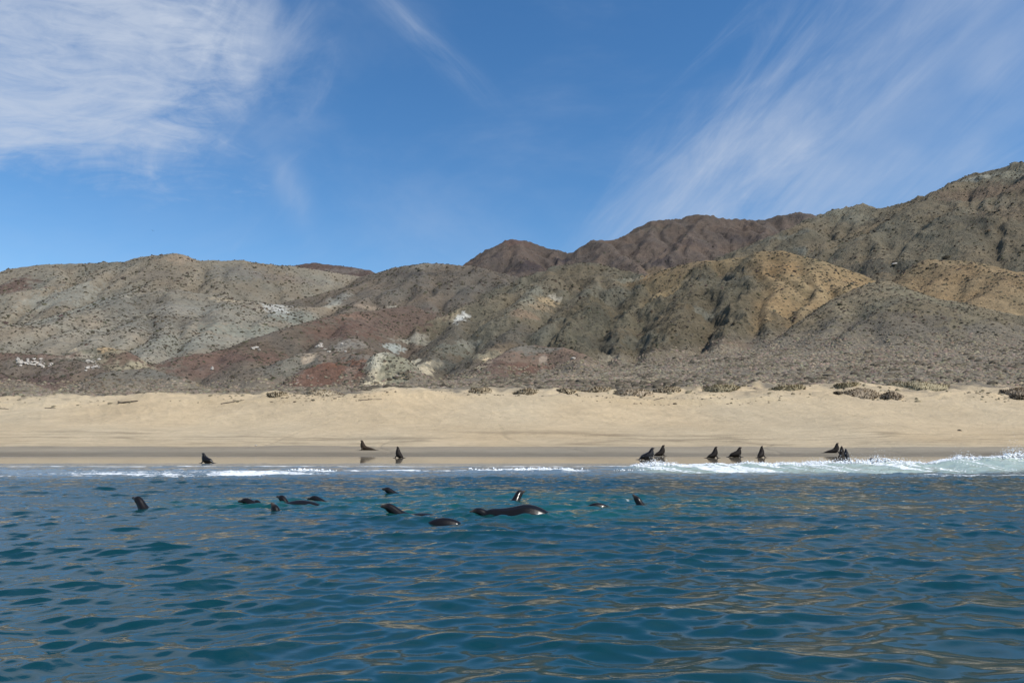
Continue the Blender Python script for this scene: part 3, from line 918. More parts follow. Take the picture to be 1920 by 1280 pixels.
# foam cover, 0..1
fo = np.zeros_like(Xf)
n_a = fbm(Xf, Yf_ * 2.2, 3.0, 4, 0.6, 541) + 0.5
n_b = fbm(Xf + 0.5 * Yf_, Yf_, 1.1, 3, 0.6, 542) + 0.5
strong = sstep(Hs, 0.22, 0.5)
strong = sstep(np.interp(Xf, sX, sHt), 0.14, 0.42)
top = np.where(t < 0, np.exp(-(tb / 0.55) ** 2), np.exp(-(t / 1.2) ** 2))
fo = np.maximum(fo, top * strong * (0.75 + 0.5 * n_a))
# ribs of foam drawn up the back of the breaker
ribs = fbm(Xf * 1.0 + 0.55 * t, t * 0.10, 1.25, 4, 0.6, 543, True)
back = (1 - sstep(tb + 1.6 * (n_a - 0.5), 4.0, 6.2)) * (t < 0.3) * strong
fo = np.maximum(fo, back * (0.16 + 0.84 * sstep(ribs, 0.28, 0.66)) * 0.66)
# white water lying between the breaker and the sand on the right
inn = sstep(t, 0.3, 1.5) * (1 - sstep(t, 5.0, 9.0)) * strong
fo = np.maximum(fo, inn * 0.62 * (0.5 + n_a))
# skirts of old foam in front of the breaker
sk = np.exp(-((t + 6.8 + 2.0 * (n_a - 0.5)) / 0.7) ** 2) * strong
fo = np.maximum(fo, sk * 0.62 * sstep(Xf, 12, 30))
# thin broken lines left of it
l2 = np.exp(-(t2 / 0.45) ** 2) * sstep(H2, 0.05, 0.14) * (1 - sstep(Xf, 6, 12))
fo = np.maximum(fo, l2 * (0.56 + 0.75 * n_a) * sstep(Xf, -26, -14))
l3 = np.exp(-(t3 / 0.35) ** 2) * (0.58 + 0.42 * sstep(fbm(Xf, Xf * 0, 8, 3, 0.5, 551), -0.18, 0.10))
fo = np.maximum(fo, l3 * 1.15)
l4 = np.exp(-((Yf_ - 55.5 - 1.6 * fbm(Xf, Xf * 0 + 2, 18, 3, 0.5, 553)) / 0.5) ** 2) * sstep(fbm(Xf, Xf * 0 + 4, 9, 3, 0.5, 554), -0.08, 0.12) * (1 - sstep(Xf, 8, 14))
fo = np.maximum(fo, l4 * (0.35 + 0.6 * n_a))
# lace on the far left
lac = np.exp(-((Yf_ - 44.5 - 0.10 * (Xf + 30) - 2.5 * fbm(Xf, Yf_, 12, 2, 0.5, 561)) / 3.2) ** 2) * (1 - sstep(Xf, -16, -6))
band = fbm(Xf * 0.45 + 0.2 * Yf_, Yf_ * 1.5, 3.2, 4, 0.6, 562, True)
fo = np.maximum(fo, lac * (0.16 + 0.84 * sstep(band, 0.20, 0.50)) * 0.76)
# edge of the wash on the sand
shz = beach_z(GXw, GYw)
edge_d = zz - shz
fo = np.maximum(fo, np.exp(-((edge_d - 0.02) / 0.025) ** 2) * 0.40 * n_a)

# how much sand and bubbles colour the water near the shore
silt = sstep(Yf_ + 9 * fbm(Xf, Yf_, 14, 3, 0.5, 571), 37, 50)
silt = np.maximum(silt, back * 1.0)
green = np.maximum(back, top) * sstep(np.interp(Xf, sX, sHt), 0.2, 0.45)
teal = np.zeros_like(Xf)

# wakes of the swimming animals: stirred, greener, bumpier water
SWIM_WAKES = [(-10, 24.5, 0.9), (-5.5, 25.0, 2.2), (-7.8, 25.0, 2.6), (0.2, 26.0, 5.0), (1.5, 21.0, 2.0), (4.0, 26.5, 3.0), (-2.6, 24.0, 2.0), (-3.4, 22.0, 1.5), (1.2, 28.5, 2.5), (2.5, 23.0, 2.5), (7.5, 26.0, 2.5), (-3, 30, 2.0)]
for wxc, wyc, wr_ in SWIM_WAKES:
    d2 = ((Xf - wxc) / (wr_ * 1.5)) ** 2 + ((Yf_ - wyc) / (wr_ * 0.75)) ** 2
    w = np.exp(-d2)
    teal = np.maximum(teal, w)
    zz += w * 0.10 * fbm(Xf, Yf_ * 1.3, 1.3, 3, 0.6, 581)
    fo = np.maximum(fo, w * 0.55 * sstep(fbm(Xf, Yf_ * 1.6, 1.0, 4, 0.65, 582), 0.13, 0.36))

# each swimmer: rings on the water, a stirred trail behind it, flecks of foam along its sides
for u_, v_ in ((258, 951), (461, 946), (481, 951), (514, 957), (545, 948), (529, 941), (590, 939), (726, 924), (729, 959), (827, 972), (920, 966), (960, 966), (1000, 966), (972, 938), (1118, 944), (1196, 941)):
    s_, t_ = slope_dir(u_, v_)
    yc = -CAM_Z / t_
    xc = s_ * yc
    dx_, dy_ = Xf - xc, Yf_ - yc
    d_ = np.sqrt(dx_ ** 2 + dy_ ** 2)
    near = d_ < 5
    zz += np.where(near, 0.028 * np.cos(d_ * 2 * math.pi / 0.55) * np.exp(-d_ / 0.8), 0)
    tr_ = np.where(near, np.exp(-(dy_ / (0.22 + 0.12 * np.clip(dx_, 0, 5))) ** 2) * sstep(dx_, 0.0, 0.5) * np.exp(-np.clip(dx_, 0, 9) / 1.3), 0)
    zz += tr_ * 0.12 * fbm(Xf, Yf_, 0.5, 2, 0.6, 591)
    teal = np.maximum(teal, tr_)
    ring = np.exp(-((d_ - 0.36) / 0.16) ** 2) * near
    fo = np.maximum(fo, np.maximum(ring * 0.46, tr_ * 0.55) * sstep(fbm(Xf, Yf_ * 1.4, 0.55, 3, 0.6, 592), 0.02, 0.26))
WP = np.stack([Xf + dX, Yf_ + dY, zz], -1)
widx = np.arange(WR * WC).reshape(WR, WC)
WQ = np.stack([widx[:-1, :-1], widx[:-1, 1:], widx[1:, 1:], widx[1:, :-1]], -1).reshape(-1, 4)

mw, T = material('sea_water')
co = T.n('ShaderNodeNewGeometry').outputs['Position']
foam_a = T.attr('foam')
fn = T.noise(T.vm('MULTIPLY', co, (1.0, 1.5, 1.0)), 2.6, 6, 0.68, 0.7)
fn2 = T.noise(T.vm('MULTIPLY', co, (1.0, 0.8, 1.0)), 9.0, 3, 0.7)
fsum = T.m('ADD', foam_a, T.m('ADD', T.m('MULTIPLY', T.m('SUBTRACT', fn, 0.5), 1.05), T.m('MULTIPLY', T.m('SUBTRACT', fn2, 0.5), 0.35)))
foamf = T.m('MULTIPLY', T.ramp(fsum, 0.42, 0.70), T.ramp(foam_a, 0.03, 0.16))
deep = (0.0030, 0.036, 0.043)
body = T.mix(T.attr('teal'), deep, (0.005, 0.066, 0.058))
body = T.mix(T.attr('silt'), body, (0.165, 0.205, 0.222))
body = T.mix(T.attr('green'), body, (0.37, 0.44, 0.36))
base = T.mix(foamf, body, (0.86, 0.88, 0.88))
rip = T.noise(T.vm('MULTIPLY', co, (1.0, 1.7, 1.0)), 5.5, 4, 0.62, 0.4)
dist = T.n('ShaderNodeSeparateXYZ', {'Vector': co}).outputs['Y']
bst = T.m('MAXIMUM', T.m('ADD', 0.18, T.m('MULTIPLY', T.ramp(dist, 8, 30, False), 0.6)), foamf)
bump = T.n('ShaderNodeBump', {'Height': T.m('ADD', rip, T.m('MULTIPLY', fn2, T.m('MULTIPLY', foamf, 4.0))), 'Strength': bst, 'Distance': 0.016})
rough = T.m('ADD', T.m('ADD', 0.015, T.m('MULTIPLY', T.ramp(dist, 10, 60, False), 0.12)), T.m('MULTIPLY', foamf, 0.7))
b = T.n('ShaderNodeBsdfPrincipled', {'Base Color': base, 'Roughness': rough, 'IOR': 1.47, 'Normal': bump.outputs[0]})
finish(T, b)
sea = mesh_np('sea', WP.reshape(-1, 3), WQ, mw, True, {'foam': np.clip(fo, 0, 1.2).ravel(), 'silt': silt.ravel(), 'green': green.ravel(), 'teal': teal.ravel()})
sea['kind'] = 'structure'
# the open water round the boat and behind it
ov = np.array([(-400, -500, -0.01), (400, -500, -0.01), (400, 4.4, -0.01), (-400, 4.4, -0.01)], float)
osea = mesh_np('open_sea', ov, np.array([[0, 1, 2, 3]]), mw, True, {k: np.zeros(4) for k in ('foam', 'silt', 'green', 'teal')})
osea['kind'] = 'structure'


def water_z(x, y):
    """height of the water at a point (nearest vertex; the sideways shift of the waves is small)"""
    i = int(np.clip(np.searchsorted(WYS, y), 0, WR - 1))
    j = int(np.clip(np.searchsorted(WS, x / y), 0, WC - 1))
    return float(zz[i, j])


# ---- spray: thrown lumps and drops of white water along the crests, one mass
mf, T = material('white_water')
b = T.n('ShaderNodeBsdfPrincipled', {'Base Color': (0.90, 0.91, 0.91, 1), 'Roughness': 0.8, 'Specular IOR Level': 0.3})
finish(T, b)
ico_v = np.array([(0, 0, 1), (0.894, 0, 0.447), (0.276, 0.851, 0.447), (-0.724, 0.526, 0.447), (-0.724, -0.526, 0.447), (0.276, -0.851, 0.447),
                  (0.724, 0.526, -0.447), (-0.276, 0.851, -0.447), (-0.894, 0, -0.447), (-0.276, -0.851, -0.447), (0.724, -0.526, -0.447), (0, 0, -1)])
ico_f = np.array([(0, 1, 2), (0, 2, 3), (0, 3, 4), (0, 4, 5), (0, 5, 1), (1, 6, 2), (2, 7, 3), (3, 8, 4), (4, 9, 5), (5, 10, 1),
                  (1, 10, 6), (2, 6, 7), (3, 7, 8), (4, 8, 9), (5, 9, 10), (6, 11, 7), (7, 11, 8), (8, 11, 9), (9, 11, 10), (10, 11, 6)])


def blobs(P, R, r, squash=0.75, jit=0.45):
    n = len(P)
    v = ico_v[None] * (1 + r.uniform(-jit, jit, (n, 12, 1)))
    v = v * np.asarray(R).reshape(n, 1, 1) * np.array((1.15, 1.0, squash))
    v = v + np.asarray(P)[:, None, :]
    f = ico_f[None] + (np.arange(n) * 12)[:, None, None]
    return v.reshape(-1, 3), f.reshape(-1, 3)


r5 = np.random.default_rng(55)
pts, rad = [], []
plumes = [(at(u, 870, 51)[0], h, w) for u, h, w in ((1232, .42, .8), (1205, .18, .6), (1262, .15, .7), (1555, .24, 1.0), (1590, .42, 1.0), (1640, .55, 0.9), (1680, .32, .8), (1720, .22, .8),
                                                   (1790, .50, .7), (1810, .30, .5), (1880, .55, .9), (1900, .40, .8), (1940, .4, 1.2), (1415, .14, 1.2), (1360, .1, .8), (1480, .14, 1.0), (1520, .14, .8))]
def crest_line(x):
    return CREST_Y0 + 2.2 * fbm(x, x * 0, 22, 3, 0.5, 511) - 0.03 * np.clip(x - 10, 0, 60)


def water_zs(x, y):
    i = np.clip(np.searchsorted(WYS, y), 0, WR - 1)
    j = np.clip(np.searchsorted(WS, x / y), 0, WC - 1)
    return zz[i, j]


n = 19000
x = r5.uniform(8, 52, n)
hs = np.interp(x, sX, sHt)
x = x[r5.uniform(0, 1, n) < sstep(hs, 0.2, 0.5) * (0.30 + 0.70 * vnoise(x * 0.5, x * 0, 8))]
n = len(x)
pl = sum(h * np.exp(-((x - px) / w) ** 2) for px, h, w in plumes)
y = crest_line(x) + r5.normal(0.1, 0.28, n)
up = np.abs(r5.normal(0, 1, n))
z = water_zs(x, y) + up * (0.04 + 0.58 * pl) - 0.03
sz = r5.uniform(0.02, 0.085, n) * (0.5 + 0.5 * np.exp(-up)) * np.where(up < 0.7, 1, np.where(up < 1.3, 0.5, 0.32)) * (1 + 0.5 * np.clip(pl, 0, .5))
pts.append(np.stack([x, y, z], -1)); rad.append(sz)
n = 700                        # the broken line on the left
x = r5.uniform(-17, 10, n)
x = x[fbm(x, x * 0, 7, 3, 0.5, 522) > -0.12 + 0.2 * r5.uniform(0, 1, n)]
n = len(x)
y = 49.0 + 2.0 * fbm(x, x * 0 + 3, 30, 3, 0.5, 521) + r5.normal(0, 0.12, n)
pts.append(np.stack([x, y, water_zs(x, y) + np.abs(r5.normal(0, 0.05, n))], -1)); rad.append(r5.uniform(0.025, 0.07, n))
pts, rad = np.concatenate(pts), np.concatenate(rad)
v_, f_ = blobs(pts, rad, r5)
sp_ = mesh_np('spray', v_, f_, mf, True)
sp_['kind'] = 'stuff'
# ------------------------------------------------------------------ desert scrub: a mass of low bushes on plain and slopes
ms, T = material('scrub_twigs')
co = T.n('ShaderNodeNewGeometry').outputs['Position']
c = T.attr('tone', 'Color')
nz_ = T.noise(co, 2.5, 3, 0.7)
vv = T.m('ADD', 0.55, T.m('MULTIPLY', nz_, 0.9))
c = T.mix(1.0, c, T.n('ShaderNodeCombineColor', {'Red': vv, 'Green': vv, 'Blue': vv}).outputs[0], 'MULTIPLY')
finish(T, T.n('ShaderNodeBsdfPrincipled', {'Base Color': c, 'Roughness': 1.0, 'Specular IOR Level': 0.05}))

dome_v = [(0, 0, 1.0)]
for ring, (rad_, zz_, n_) in enumerate(((0.92, 0.50, 5), (0.85, -0.30, 5))):
    for k in range(n_):
        a = 2 * math.pi * (k + 0.5 * ring) / n_
        dome_v.append((rad_ * math.cos(a), rad_ * math.sin(a), zz_))
dome_v = np.array(dome_v)
dome_f = [(0, 1 + k, 1 + (k + 1) % 5) for k in range(5)]
for k in range(5):
    a, b_, c_, d_ = 1 + k, 1 + (k + 1) % 5, 6 + k, 6 + (k + 1) % 5
    dome_f += [(a, c_, b_), (b_, c_, d_)]
dome_f = np.array(dome_f)


def domes(P, R, Hh, tones, r, name, jit=0.32):
    n = len(P)
    v = dome_v[None] * (1 + r.uniform(-jit, jit, (n, len(dome_v), 3)))
    th = r.uniform(0, 2 * math.pi, n)
    ct, st_ = np.cos(th), np.sin(th)
    x = v[..., 0] * ct[:, None] - v[..., 1] * st_[:, None]
    y = v[..., 0] * st_[:, None] + v[..., 1] * ct[:, None]
    asp = r.uniform(0.8, 1.5, n)[:, None]
    v = np.stack([x * R[:, None] * asp, y * R[:, None] / asp, v[..., 2] * Hh[:, None]], -1) + P[:, None, :]
    f = dome_f[None] + (np.arange(n) * len(dome_v))[:, None, None]
    t_ = np.repeat(tones[:, None, :], len(dome_v), 1) * (1 + r.uniform(-0.22, 0.22, (n, len(dome_v), 1)))
    # leafy crowns scatter light: normals lean to the sky
    nv_ = (v - P[:, None, :]) / np.maximum(R, 0.1)[:, None, None] * 0.8 + np.array((0, 0, 0.75)) + r.normal(0, 0.22, v.shape)
    nv_ /= np.linalg.norm(nv_, axis=-1, keepdims=True)
    ob = mesh_np(name, v.reshape(-1, 3), f.reshape(-1, 3), ms, True, None, {'tone': t_.reshape(-1, 3)}, nv_.reshape(-1, 3))
    ob['kind'] = 'stuff'
    return ob


r6 = np.random.default_rng(66)
# plain: thick grey scrub
n = 150000
s_ = r6.uniform(-0.95, 0.95, n)
y_ = 176 + (470 - 176) * r6.uniform(0, 1, n) ** 1.25
x_ = s_ * y_
z_, hm_, wx_, wy2, rk_, cg_ = land(x_, y_)
dn = fbm(x_, y_, 16, 3, 0.55, 601)
keep = (hm_ < 0.5) & (r6.uniform(0, 1, n) < 0.62 + 1.3 * dn) & (r6.uniform(0, 1, n) < sstep(y_ + 26 * dn, 176, 194))
i_ = np.nonzero(keep)[0][:36000]
P_ = np.stack([x_[i_], y_[i_], z_[i_] - 0.05], -1)
R_ = r6.uniform(0.22, 0.62, len(i_)) * (0.85 + y_[i_] / 900)
tone = np.array((0.198, 0.163, 0.118)) * r6.uniform(0.75, 1.2, (len(i_), 1)) * (1 + 0.9 * fbm(x_[i_] * 0.5, y_[i_], 10, 3, 0.55, 603))[:, None] * (1 + r6.normal(0, 0.05, (len(i_), 3)))
domes(P_, R_, R_ * r6.uniform(0.45, 0.8, len(i_)), tone, r6, 'scrub')
# taller, darker bushes among it
n = 9000
s_ = r6.uniform(-0.95, 0.95, n)
y_ = 182 + (430 - 182) * r6.uniform(0, 1, n) ** 1.2
x_ = s_ * y_
z_, hm_, wx_, wy2, rk_, cg_ = land(x_, y_)
dn = fbm(x_ * 0.6, y_, 20, 3, 0.6, 604)
i_ = np.nonzero((hm_ < 0.5) & (r6.uniform(0, 1, n) < np.clip(0.22 + 1.6 * dn, 0, 1)))[0]
P_ = np.stack([x_[i_], y_[i_], z_[i_] - 0.05], -1)
R_ = r6.uniform(0.5, 1.15, len(i_))
tone = np.array((0.098, 0.083, 0.060)) * r6.uniform(0.7, 1.3, (len(i_), 1))
domes(P_, R_, R_ * r6.uniform(0.5, 0.9, len(i_)), tone, r6, 'scrub')
# slopes: scattered bushes
n = 170000
s_ = r6.uniform(-0.9, 0.9, n)
y_ = np.exp(r6.uniform(math.log(235), math.log(1000), n))
x_ = s_ * y_
z_, hm_, wx_, wy2, rk_, cg_ = land(x_, y_)
dn = fbm(x_, y_, 40, 4, 0.6, 611)
keep = (hm_ > 0.4) & (r6.uniform(0, 1, n) < np.clip(0.5 + 1.6 * dn, 0.05, 1) * (1 - 0.35 * rk_))
i_ = np.nonzero(keep)[0][:44000]
P_ = np.stack([x_[i_], y_[i_], z_[i_] - 0.1], -1)
R_ = np.exp(r6.normal(0, 0.34, len(i_))) * 0.56 * np.clip(y_[i_] / 480, 0.62, 1.25)
tone = np.array((0.062, 0.054, 0.039)) * r6.uniform(0.6, 1.5, (len(i_), 1)) * (1 + r6.normal(0, 0.06, (len(i_), 3)))
domes(P_, R_, R_ * r6.uniform(0.6, 1.0, len(i_)), tone, r6, 'scrub')
# sparse dry tufts on the sand behind the crest
n = 5000
s_ = r6.uniform(-0.85, 0.85, n)
y_ = r6.uniform(157, 190, n)
x_ = s_ * y_
dn = fbm(x_, y_, 9, 3, 0.6, 621)
i_ = np.nonzero(r6.uniform(0, 1, n) < np.clip(0.18 + 1.5 * dn, 0, 1))[0]
P_ = np.stack([x_[i_], y_[i_], ground_zs(x_[i_], y_[i_]) - 0.03], -1)
R_ = np.exp(r6.normal(0, 0.4, len(i_))) * 0.22
tone = np.array((0.20, 0.17, 0.11)) * r6.uniform(0.5, 1.2, (len(i_), 1))
domes(P_, R_, R_ * r6.uniform(0.6, 1.1, len(i_)), tone, r6, 'dune_grass')
# a line of dark sticks and dead vines along the lip of the dune
n = 260
x_ = np.where(r6.uniform(0, 1, n) < .5, r6.uniform(-52, -26, n), r6.uniform(14, 60, n))
y_ = 158 + r6.normal(0, 1.0, n)
P_ = np.stack([x_, y_, ground_zs(x_, y_)], -1)
R_ = np.exp(r6.normal(0, 0.5, n)) * 0.14
tone = np.array((0.11, 0.088, 0.06)) * r6.uniform(0.5, 1.5, (n, 1))
domes(P_, R_, R_ * r6.uniform(0.3, 0.6, n), tone, r6, 'beach_litter')
# ------------------------------------------------------------------ sea lions
def fur_material(name, col, rough, coat):
    m, T = material(name)
    co = T.n('ShaderNodeTexCoord').outputs['Object']
    n1 = T.noise(co, 3.0, 4, 0.6)
    n2 = T.noise(T.vm('MULTIPLY', co, (9, 30, 30)), 2.0, 3, 0.7)
    rnd = T.n('ShaderNodeObjectInfo').outputs['Random']
    v = T.m('ADD', 0.45, T.m('ADD', T.m('MULTIPLY', n1, 0.8), T.m('MULTIPLY', rnd, 0.35)))
    c = T.mix(1.0, col, T.n('ShaderNodeCombineColor', {'Red': v, 'Green': v, 'Blue': v}).outputs[0], 'MULTIPLY')
    muzzle_glint = T.attr('muzzle_glint')
    c = T.mix(T.m('MULTIPLY', muzzle_glint, 0.65), c, (0.115, 0.086, 0.060))  # tan face highlight painted into the fur colour round the nose
    bump = T.n('ShaderNodeBump', {'Height': n2, 'Strength': 0.25, 'Distance': 0.02})
    b = T.n('ShaderNodeBsdfPrincipled', {'Base Color': c, 'Roughness': rough, 'Normal': bump.outputs[0], 'Specular IOR Level': 0.14, 'Coat Weight': coat, 'Coat Roughness': 0.16})
    finish(T, b)
    return m


M_WET = fur_material('wet_fur', (0.0080, 0.0064, 0.0055, 1), 0.40, 0.30)
M_DRY = fur_material('sandy_fur', (0.0150, 0.0112, 0.0085, 1), 0.65, 0.02)
M_BROWN = fur_material('brown_fur', (0.030, 0.020, 0.0125, 1), 0.7, 0.0)
me_eye, T = material('eye_gloss')
finish(T, T.n('ShaderNodeBsdfPrincipled', {'Base Color': (0.006, 0.005, 0.005, 1), 'Roughness': 0.08}))


def catmull(P, n):
    P = np.array(P, float)
    P = np.vstack([2 * P[0] - P[1], P, 2 * P[-1] - P[-2]])
    out = []
    for i in range(1, len(P) - 2):
        for k in range(n):
            t = k / n
            a, b, c, d = P[i - 1], P[i], P[i + 1], P[i + 2]
            out.append(0.5 * (2 * b + (c - a) * t + (2 * a - 5 * b + 4 * c - d) * t * t + (3 * b - a - 3 * c + d) * t ** 3))
    out.append(P[-2])
    return np.array(out)


def loft(bm, spine, nseg=14):
    """closed tube through rows of (x, y, z, half width, half depth)"""
    R = catmull(spine, 4)
    R[:, 3:] = np.maximum(R[:, 3:], 0.012)
    rings = []
    side0 = None
    for i in range(len(R)):
        t = Vector(R[min(i + 1, len(R) - 1)][:3] - R[max(i - 1, 0)][:3]).normalized()
        if side0 is None:
            side0 = t.cross(Vector((0, 0, 1)))
            if side0.length < 0.05:
                side0 = Vector((0, 1, 0))
        side = (side0 - t * side0.dot(t)).normalized()
        side0 = side
        upv = side.cross(t).normalized()
        c = Vector(R[i][:3])
        ring = []
        for k in range(nseg):
            a = 2 * math.pi * k / nseg
            ring.append(bm.verts.new(c + side * (math.cos(a) * R[i][3]) + upv * (math.sin(a) * R[i][4])))
        rings.append(ring)
    for r0, r1 in zip(rings[:-1], rings[1:]):
        for k in range(nseg):
            bm.faces.new((r0[k], r0[(k + 1) % nseg], r1[(k + 1) % nseg], r1[k]))
    bm.faces.new(rings[0][::-1])
    bm.faces.new(rings[-1])


POSES = {
    # rows: x, z, half width, half depth; the animal looks along +X
    'sit': [(-1.10, .07, .06, .05), (-.92, .14, .16, .12), (-.66, .24, .28, .23), (-.34, .32, .35, .31), (-.04, .48, .36, .38), (.09, .72, .32, .35), (.14, .94, .26, .28),
            (.17, 1.10, .20, .22), (.19, 1.22, .165, .175), (.25, 1.31, .145, .15), (.35, 1.36, .10, .095), (.46, 1.385, .06, .055)],
    'tall': [(-.85, .07, .06, .05), (-.68, .14, .17, .12), (-.45, .25, .30, .24), (-.20, .36, .36, .35), (.0, .54, .37, .37), (.07, .78, .32, .33), (.10, 1.0, .26, .27),
             (.12, 1.17, .20, .21), (.13, 1.29, .165, .17), (.18, 1.38, .135, .14), (.26, 1.46, .088, .086), (.33, 1.51, .055, .05)],
    'drag': [(-1.75, .05, .06, .045), (-1.45, .11, .15, .10), (-1.05, .18, .25, .18), (-.6, .25, .32, .25), (-.2, .34, .34, .33), (.02, .54, .33, .35), (.11, .78, .28, .30), (.14, .98, .22, .24),
             (.16, 1.12, .17, .185), (.20, 1.23, .15, .155), (.30, 1.29, .105, .10), (.41, 1.325, .062, .056)],
    'low': [(-1.20, .08, .07, .06), (-1.02, .17, .18, .15), (-.76, .29, .31, .28), (-.40, .36, .38, .36), (-.06, .47, .38, .41), (.09, .66, .33, .36), (.16, .85, .26, .28),
            (.20, 1.0, .20, .215), (.24, 1.11, .165, .17), (.32, 1.19, .14, .14), (.43, 1.22, .095, .09), (.53, 1.23, .058, .052)],
    'headup': [(-1.6, -.75, .08, .06), (-1.25, -.60, .22, .2), (-.9, -.42, .27, .25), (-.50, -.30, .25, .23), (-.27, -.10, .205, .19), (-.12, .08, .165, .16), (-.01, .22, .142, .148),
               (.09, .305, .135, .135), (.17, .335, .112, .10), (.235, .35, .078, .066), (.31, .365, .066, .055), (.36, .37, .04, .034)],
    'skyward': [(-1.3, -.85, .08, .06), (-.95, -.7, .22, .2), (-.6, -.46, .26, .25), (-.34, -.2, .22, .22), (-.18, .0, .18, .175), (-.08, .14, .15, .15), (-.01, .245, .138, .142),
                (.06, .32, .125, .122), (.11, .37, .10, .088), (.155, .41, .072, .06), (.205, .45, .058, .048), (.235, .475, .036, .03)],
    'flat': [(-1.7, -.75, .08, .06), (-1.2, -.55, .2, .17), (-.8, -.38, .26, .22), (-.45, -.22, .24, .21), (-.24, -.06, .18, .17), (-.10, .03, .152, .15), (.02, .085, .142, .14),
             (.12, .105, .128, .118), (.19, .10, .10, .088), (.26, .09, .075, .06), (.34, .085, .062, .05), (.39, .08, .038, .03)],
    'cruise': [(-2.1, -.38, .08, .06), (-1.6, -.22, .22, .17), (-1.1, -.155, .28, .19), (-.7, -.19, .25, .2), (-.42, -.09, .19, .18), (-.24, .03, .162, .16), (-.09, .135, .146, .148),
               (.03, .20, .138, .135), (.11, .225, .112, .10), (.18, .23, .078, .066), (.255, .235, .066, .054), (.305, .235, .04, .033)],
    'bull': [(-1.9, -.62, .10, .10), (-1.5, -.42, .24, .24), (-1.1, -.27, .36, .38), (-.65, -.17, .43, .46), (-.2, -.21, .42, .44), (.2, -.18, .34, .36), (.55, -.10, .24, .26),
             (.78, -.07, .19, .18), (.94, .02, .16, .15), (1.07, .05, .135, .125), (1.16, .045, .10, .09), (1.23, .035, .078, .064), (1.30, .03, .062, .05), (1.34, .03, .04, .03)],
    'back': [(-1.3, -.75, .08, .10), (-.95, -.48, .2, .24), (-.55, -.26, .3, .34), (-.1, -.20, .34, .38), (.3, -.26, .3, .35), (.65, -.42, .2, .26), (.95, -.62, .14, .16), (1.2, -.75, .08, .08)],
}
lion_count = [0]


def sea_lion(pose, loc, yaw, scale, mat, label, group, turn=0.0, voxel=0.03):
    rows = POSES[pose]
    sp3 = []
    n = len(rows)
    for i, (x, z, w, d) in enumerate(rows):
        # the neck and head can turn a little to the side
        f = max(0.0, (i - n * 0.5) / (n * 0.5))
        sp3.append((x * math.cos(turn * f * f) if f > 0 and x > 0 else x, (0.30 * turn * f * f), z, w, d))
    bm = bmesh.new()
    loft(bm, sp3)
    beach_pose = pose in ('sit', 'tall', 'drag', 'low')
    if beach_pose:
        for sd in (-1, 1):      # fore flippers stand out sideways and turn back at the wrist
            loft(bm, [(.02, sd * .16, .44, .10, .12), (.09, sd * .33, .24, .13, .08), (.13, sd * .43, .07, .13, .05), (.24, sd * .50, .03, .12, .032), (.40, sd * .57, .022, .085, .024), (.50, sd * .60, .016, .03, .016)], 10)
        tx, tz = rows[0][0], rows[0][1]
        for sd in (-1, 1):      # hind flippers
            loft(bm, [(tx + .16, sd * .05, tz + .01, .06, .05), (tx - .02, sd * .10, tz - .02, .08, .035), (tx - .20, sd * .17, .03, .10, .025), (tx - .36, sd * .22, .02, .05, .018)], 8)
    # small ears and the brow, behind the muzzle
    h = np.array(rows[-4])
    bmesh.ops.recalc_face_normals(bm, faces=bm.faces)
    me = bpy.data.meshes.new('sea_lion')
    bm.to_mesh(me)
    bm.free()
    tmp = bpy.data.objects.new('shape', me)
    COL.objects.link(tmp)
    rm = tmp.modifiers.new('skin', 'REMESH')
    rm.mode = 'VOXEL'
    rm.voxel_size = voxel
    sm = tmp.modifiers.new('smooth', 'SMOOTH')
    sm.factor = 0.5
    sm.iterations = 3
    dg = bpy.context.evaluated_depsgraph_get()
    ev = bpy.data.meshes.new_from_object(tmp.evaluated_get(dg))
    bpy.data.objects.remove(tmp)
    nv = len(ev.vertices)
    co = np.zeros(nv * 3, np.float32)
    ev.vertices.foreach_get('co', co)
    co = co.reshape(-1, 3)
    # pale muzzle and painted face glint: near the last rows of the spine
    nose = np.array([sp3[-1][0], sp3[-1][1], sp3[-1][2]])
    dist = np.linalg.norm(co - nose, axis=1)
    a = ev.attributes.new('muzzle_glint', 'FLOAT', 'POINT')
    a.data.foreach_set('value', (1 - sstep(dist, 0.06, 0.34)).astype(np.float32))
    ev.polygons.foreach_set('use_smooth', np.ones(len(ev.polygons), bool))
    ev.materials.clear()
    ev.materials.append(mat)
    ev.name = 'sea_lion'
    ob = link(bpy.data.objects.new('sea_lion', ev))
    ob.location = loc
    ob.rotation_euler = (0, 0, yaw)
    ob.scale = (scale, scale, scale)
    ob['label'] = label
    ob['category'] = 'sea lion'
    ob['group'] = group
    if pose != 'back':
        hc, hf = np.array(sp3[-3][:3]), np.array(sp3[-2][:3])
        wv = sp3[-3][3]
        for sd in (-1, 1):
            em = bpy.data.meshes.new('eye')
            b2 = bmesh.new()
            bmesh.ops.create_icosphere(b2, subdivisions=1, radius=0.019)
            b2.to_mesh(em)
            b2.free()
            em.polygons.foreach_set('use_smooth', np.ones(len(em.polygons), bool))
            em.materials.append(me_eye)
            e = link(bpy.data.objects.new('eye', em))
            p = hc * 0.62 + hf * 0.38
            e.location = (p[0], p[1] + sd * wv * 0.74, p[2] + wv * 0.36)
            e.parent = ob
            # an ear: a short cone behind the eye
            am = bpy.data.meshes.new('ear')
            b2 = bmesh.new()
            bmesh.ops.create_cone(b2, segments=6, radius1=0.016, radius2=0.004, depth=0.06, cap_ends=True)
            b2.to_mesh(am)
            b2.free()
            am.materials.append(mat)
            e2 = link(bpy.data.objects.new('ear', am))
            q = np.array(sp3[-4][:3])
            e2.location = (q[0], q[1] + sd * sp3[-4][3] * 0.98, q[2] + 0.02)
            e2.rotation_euler = (sd * math.radians(-115), math.radians(-35), 0)
            e2.parent = ob
    return ob


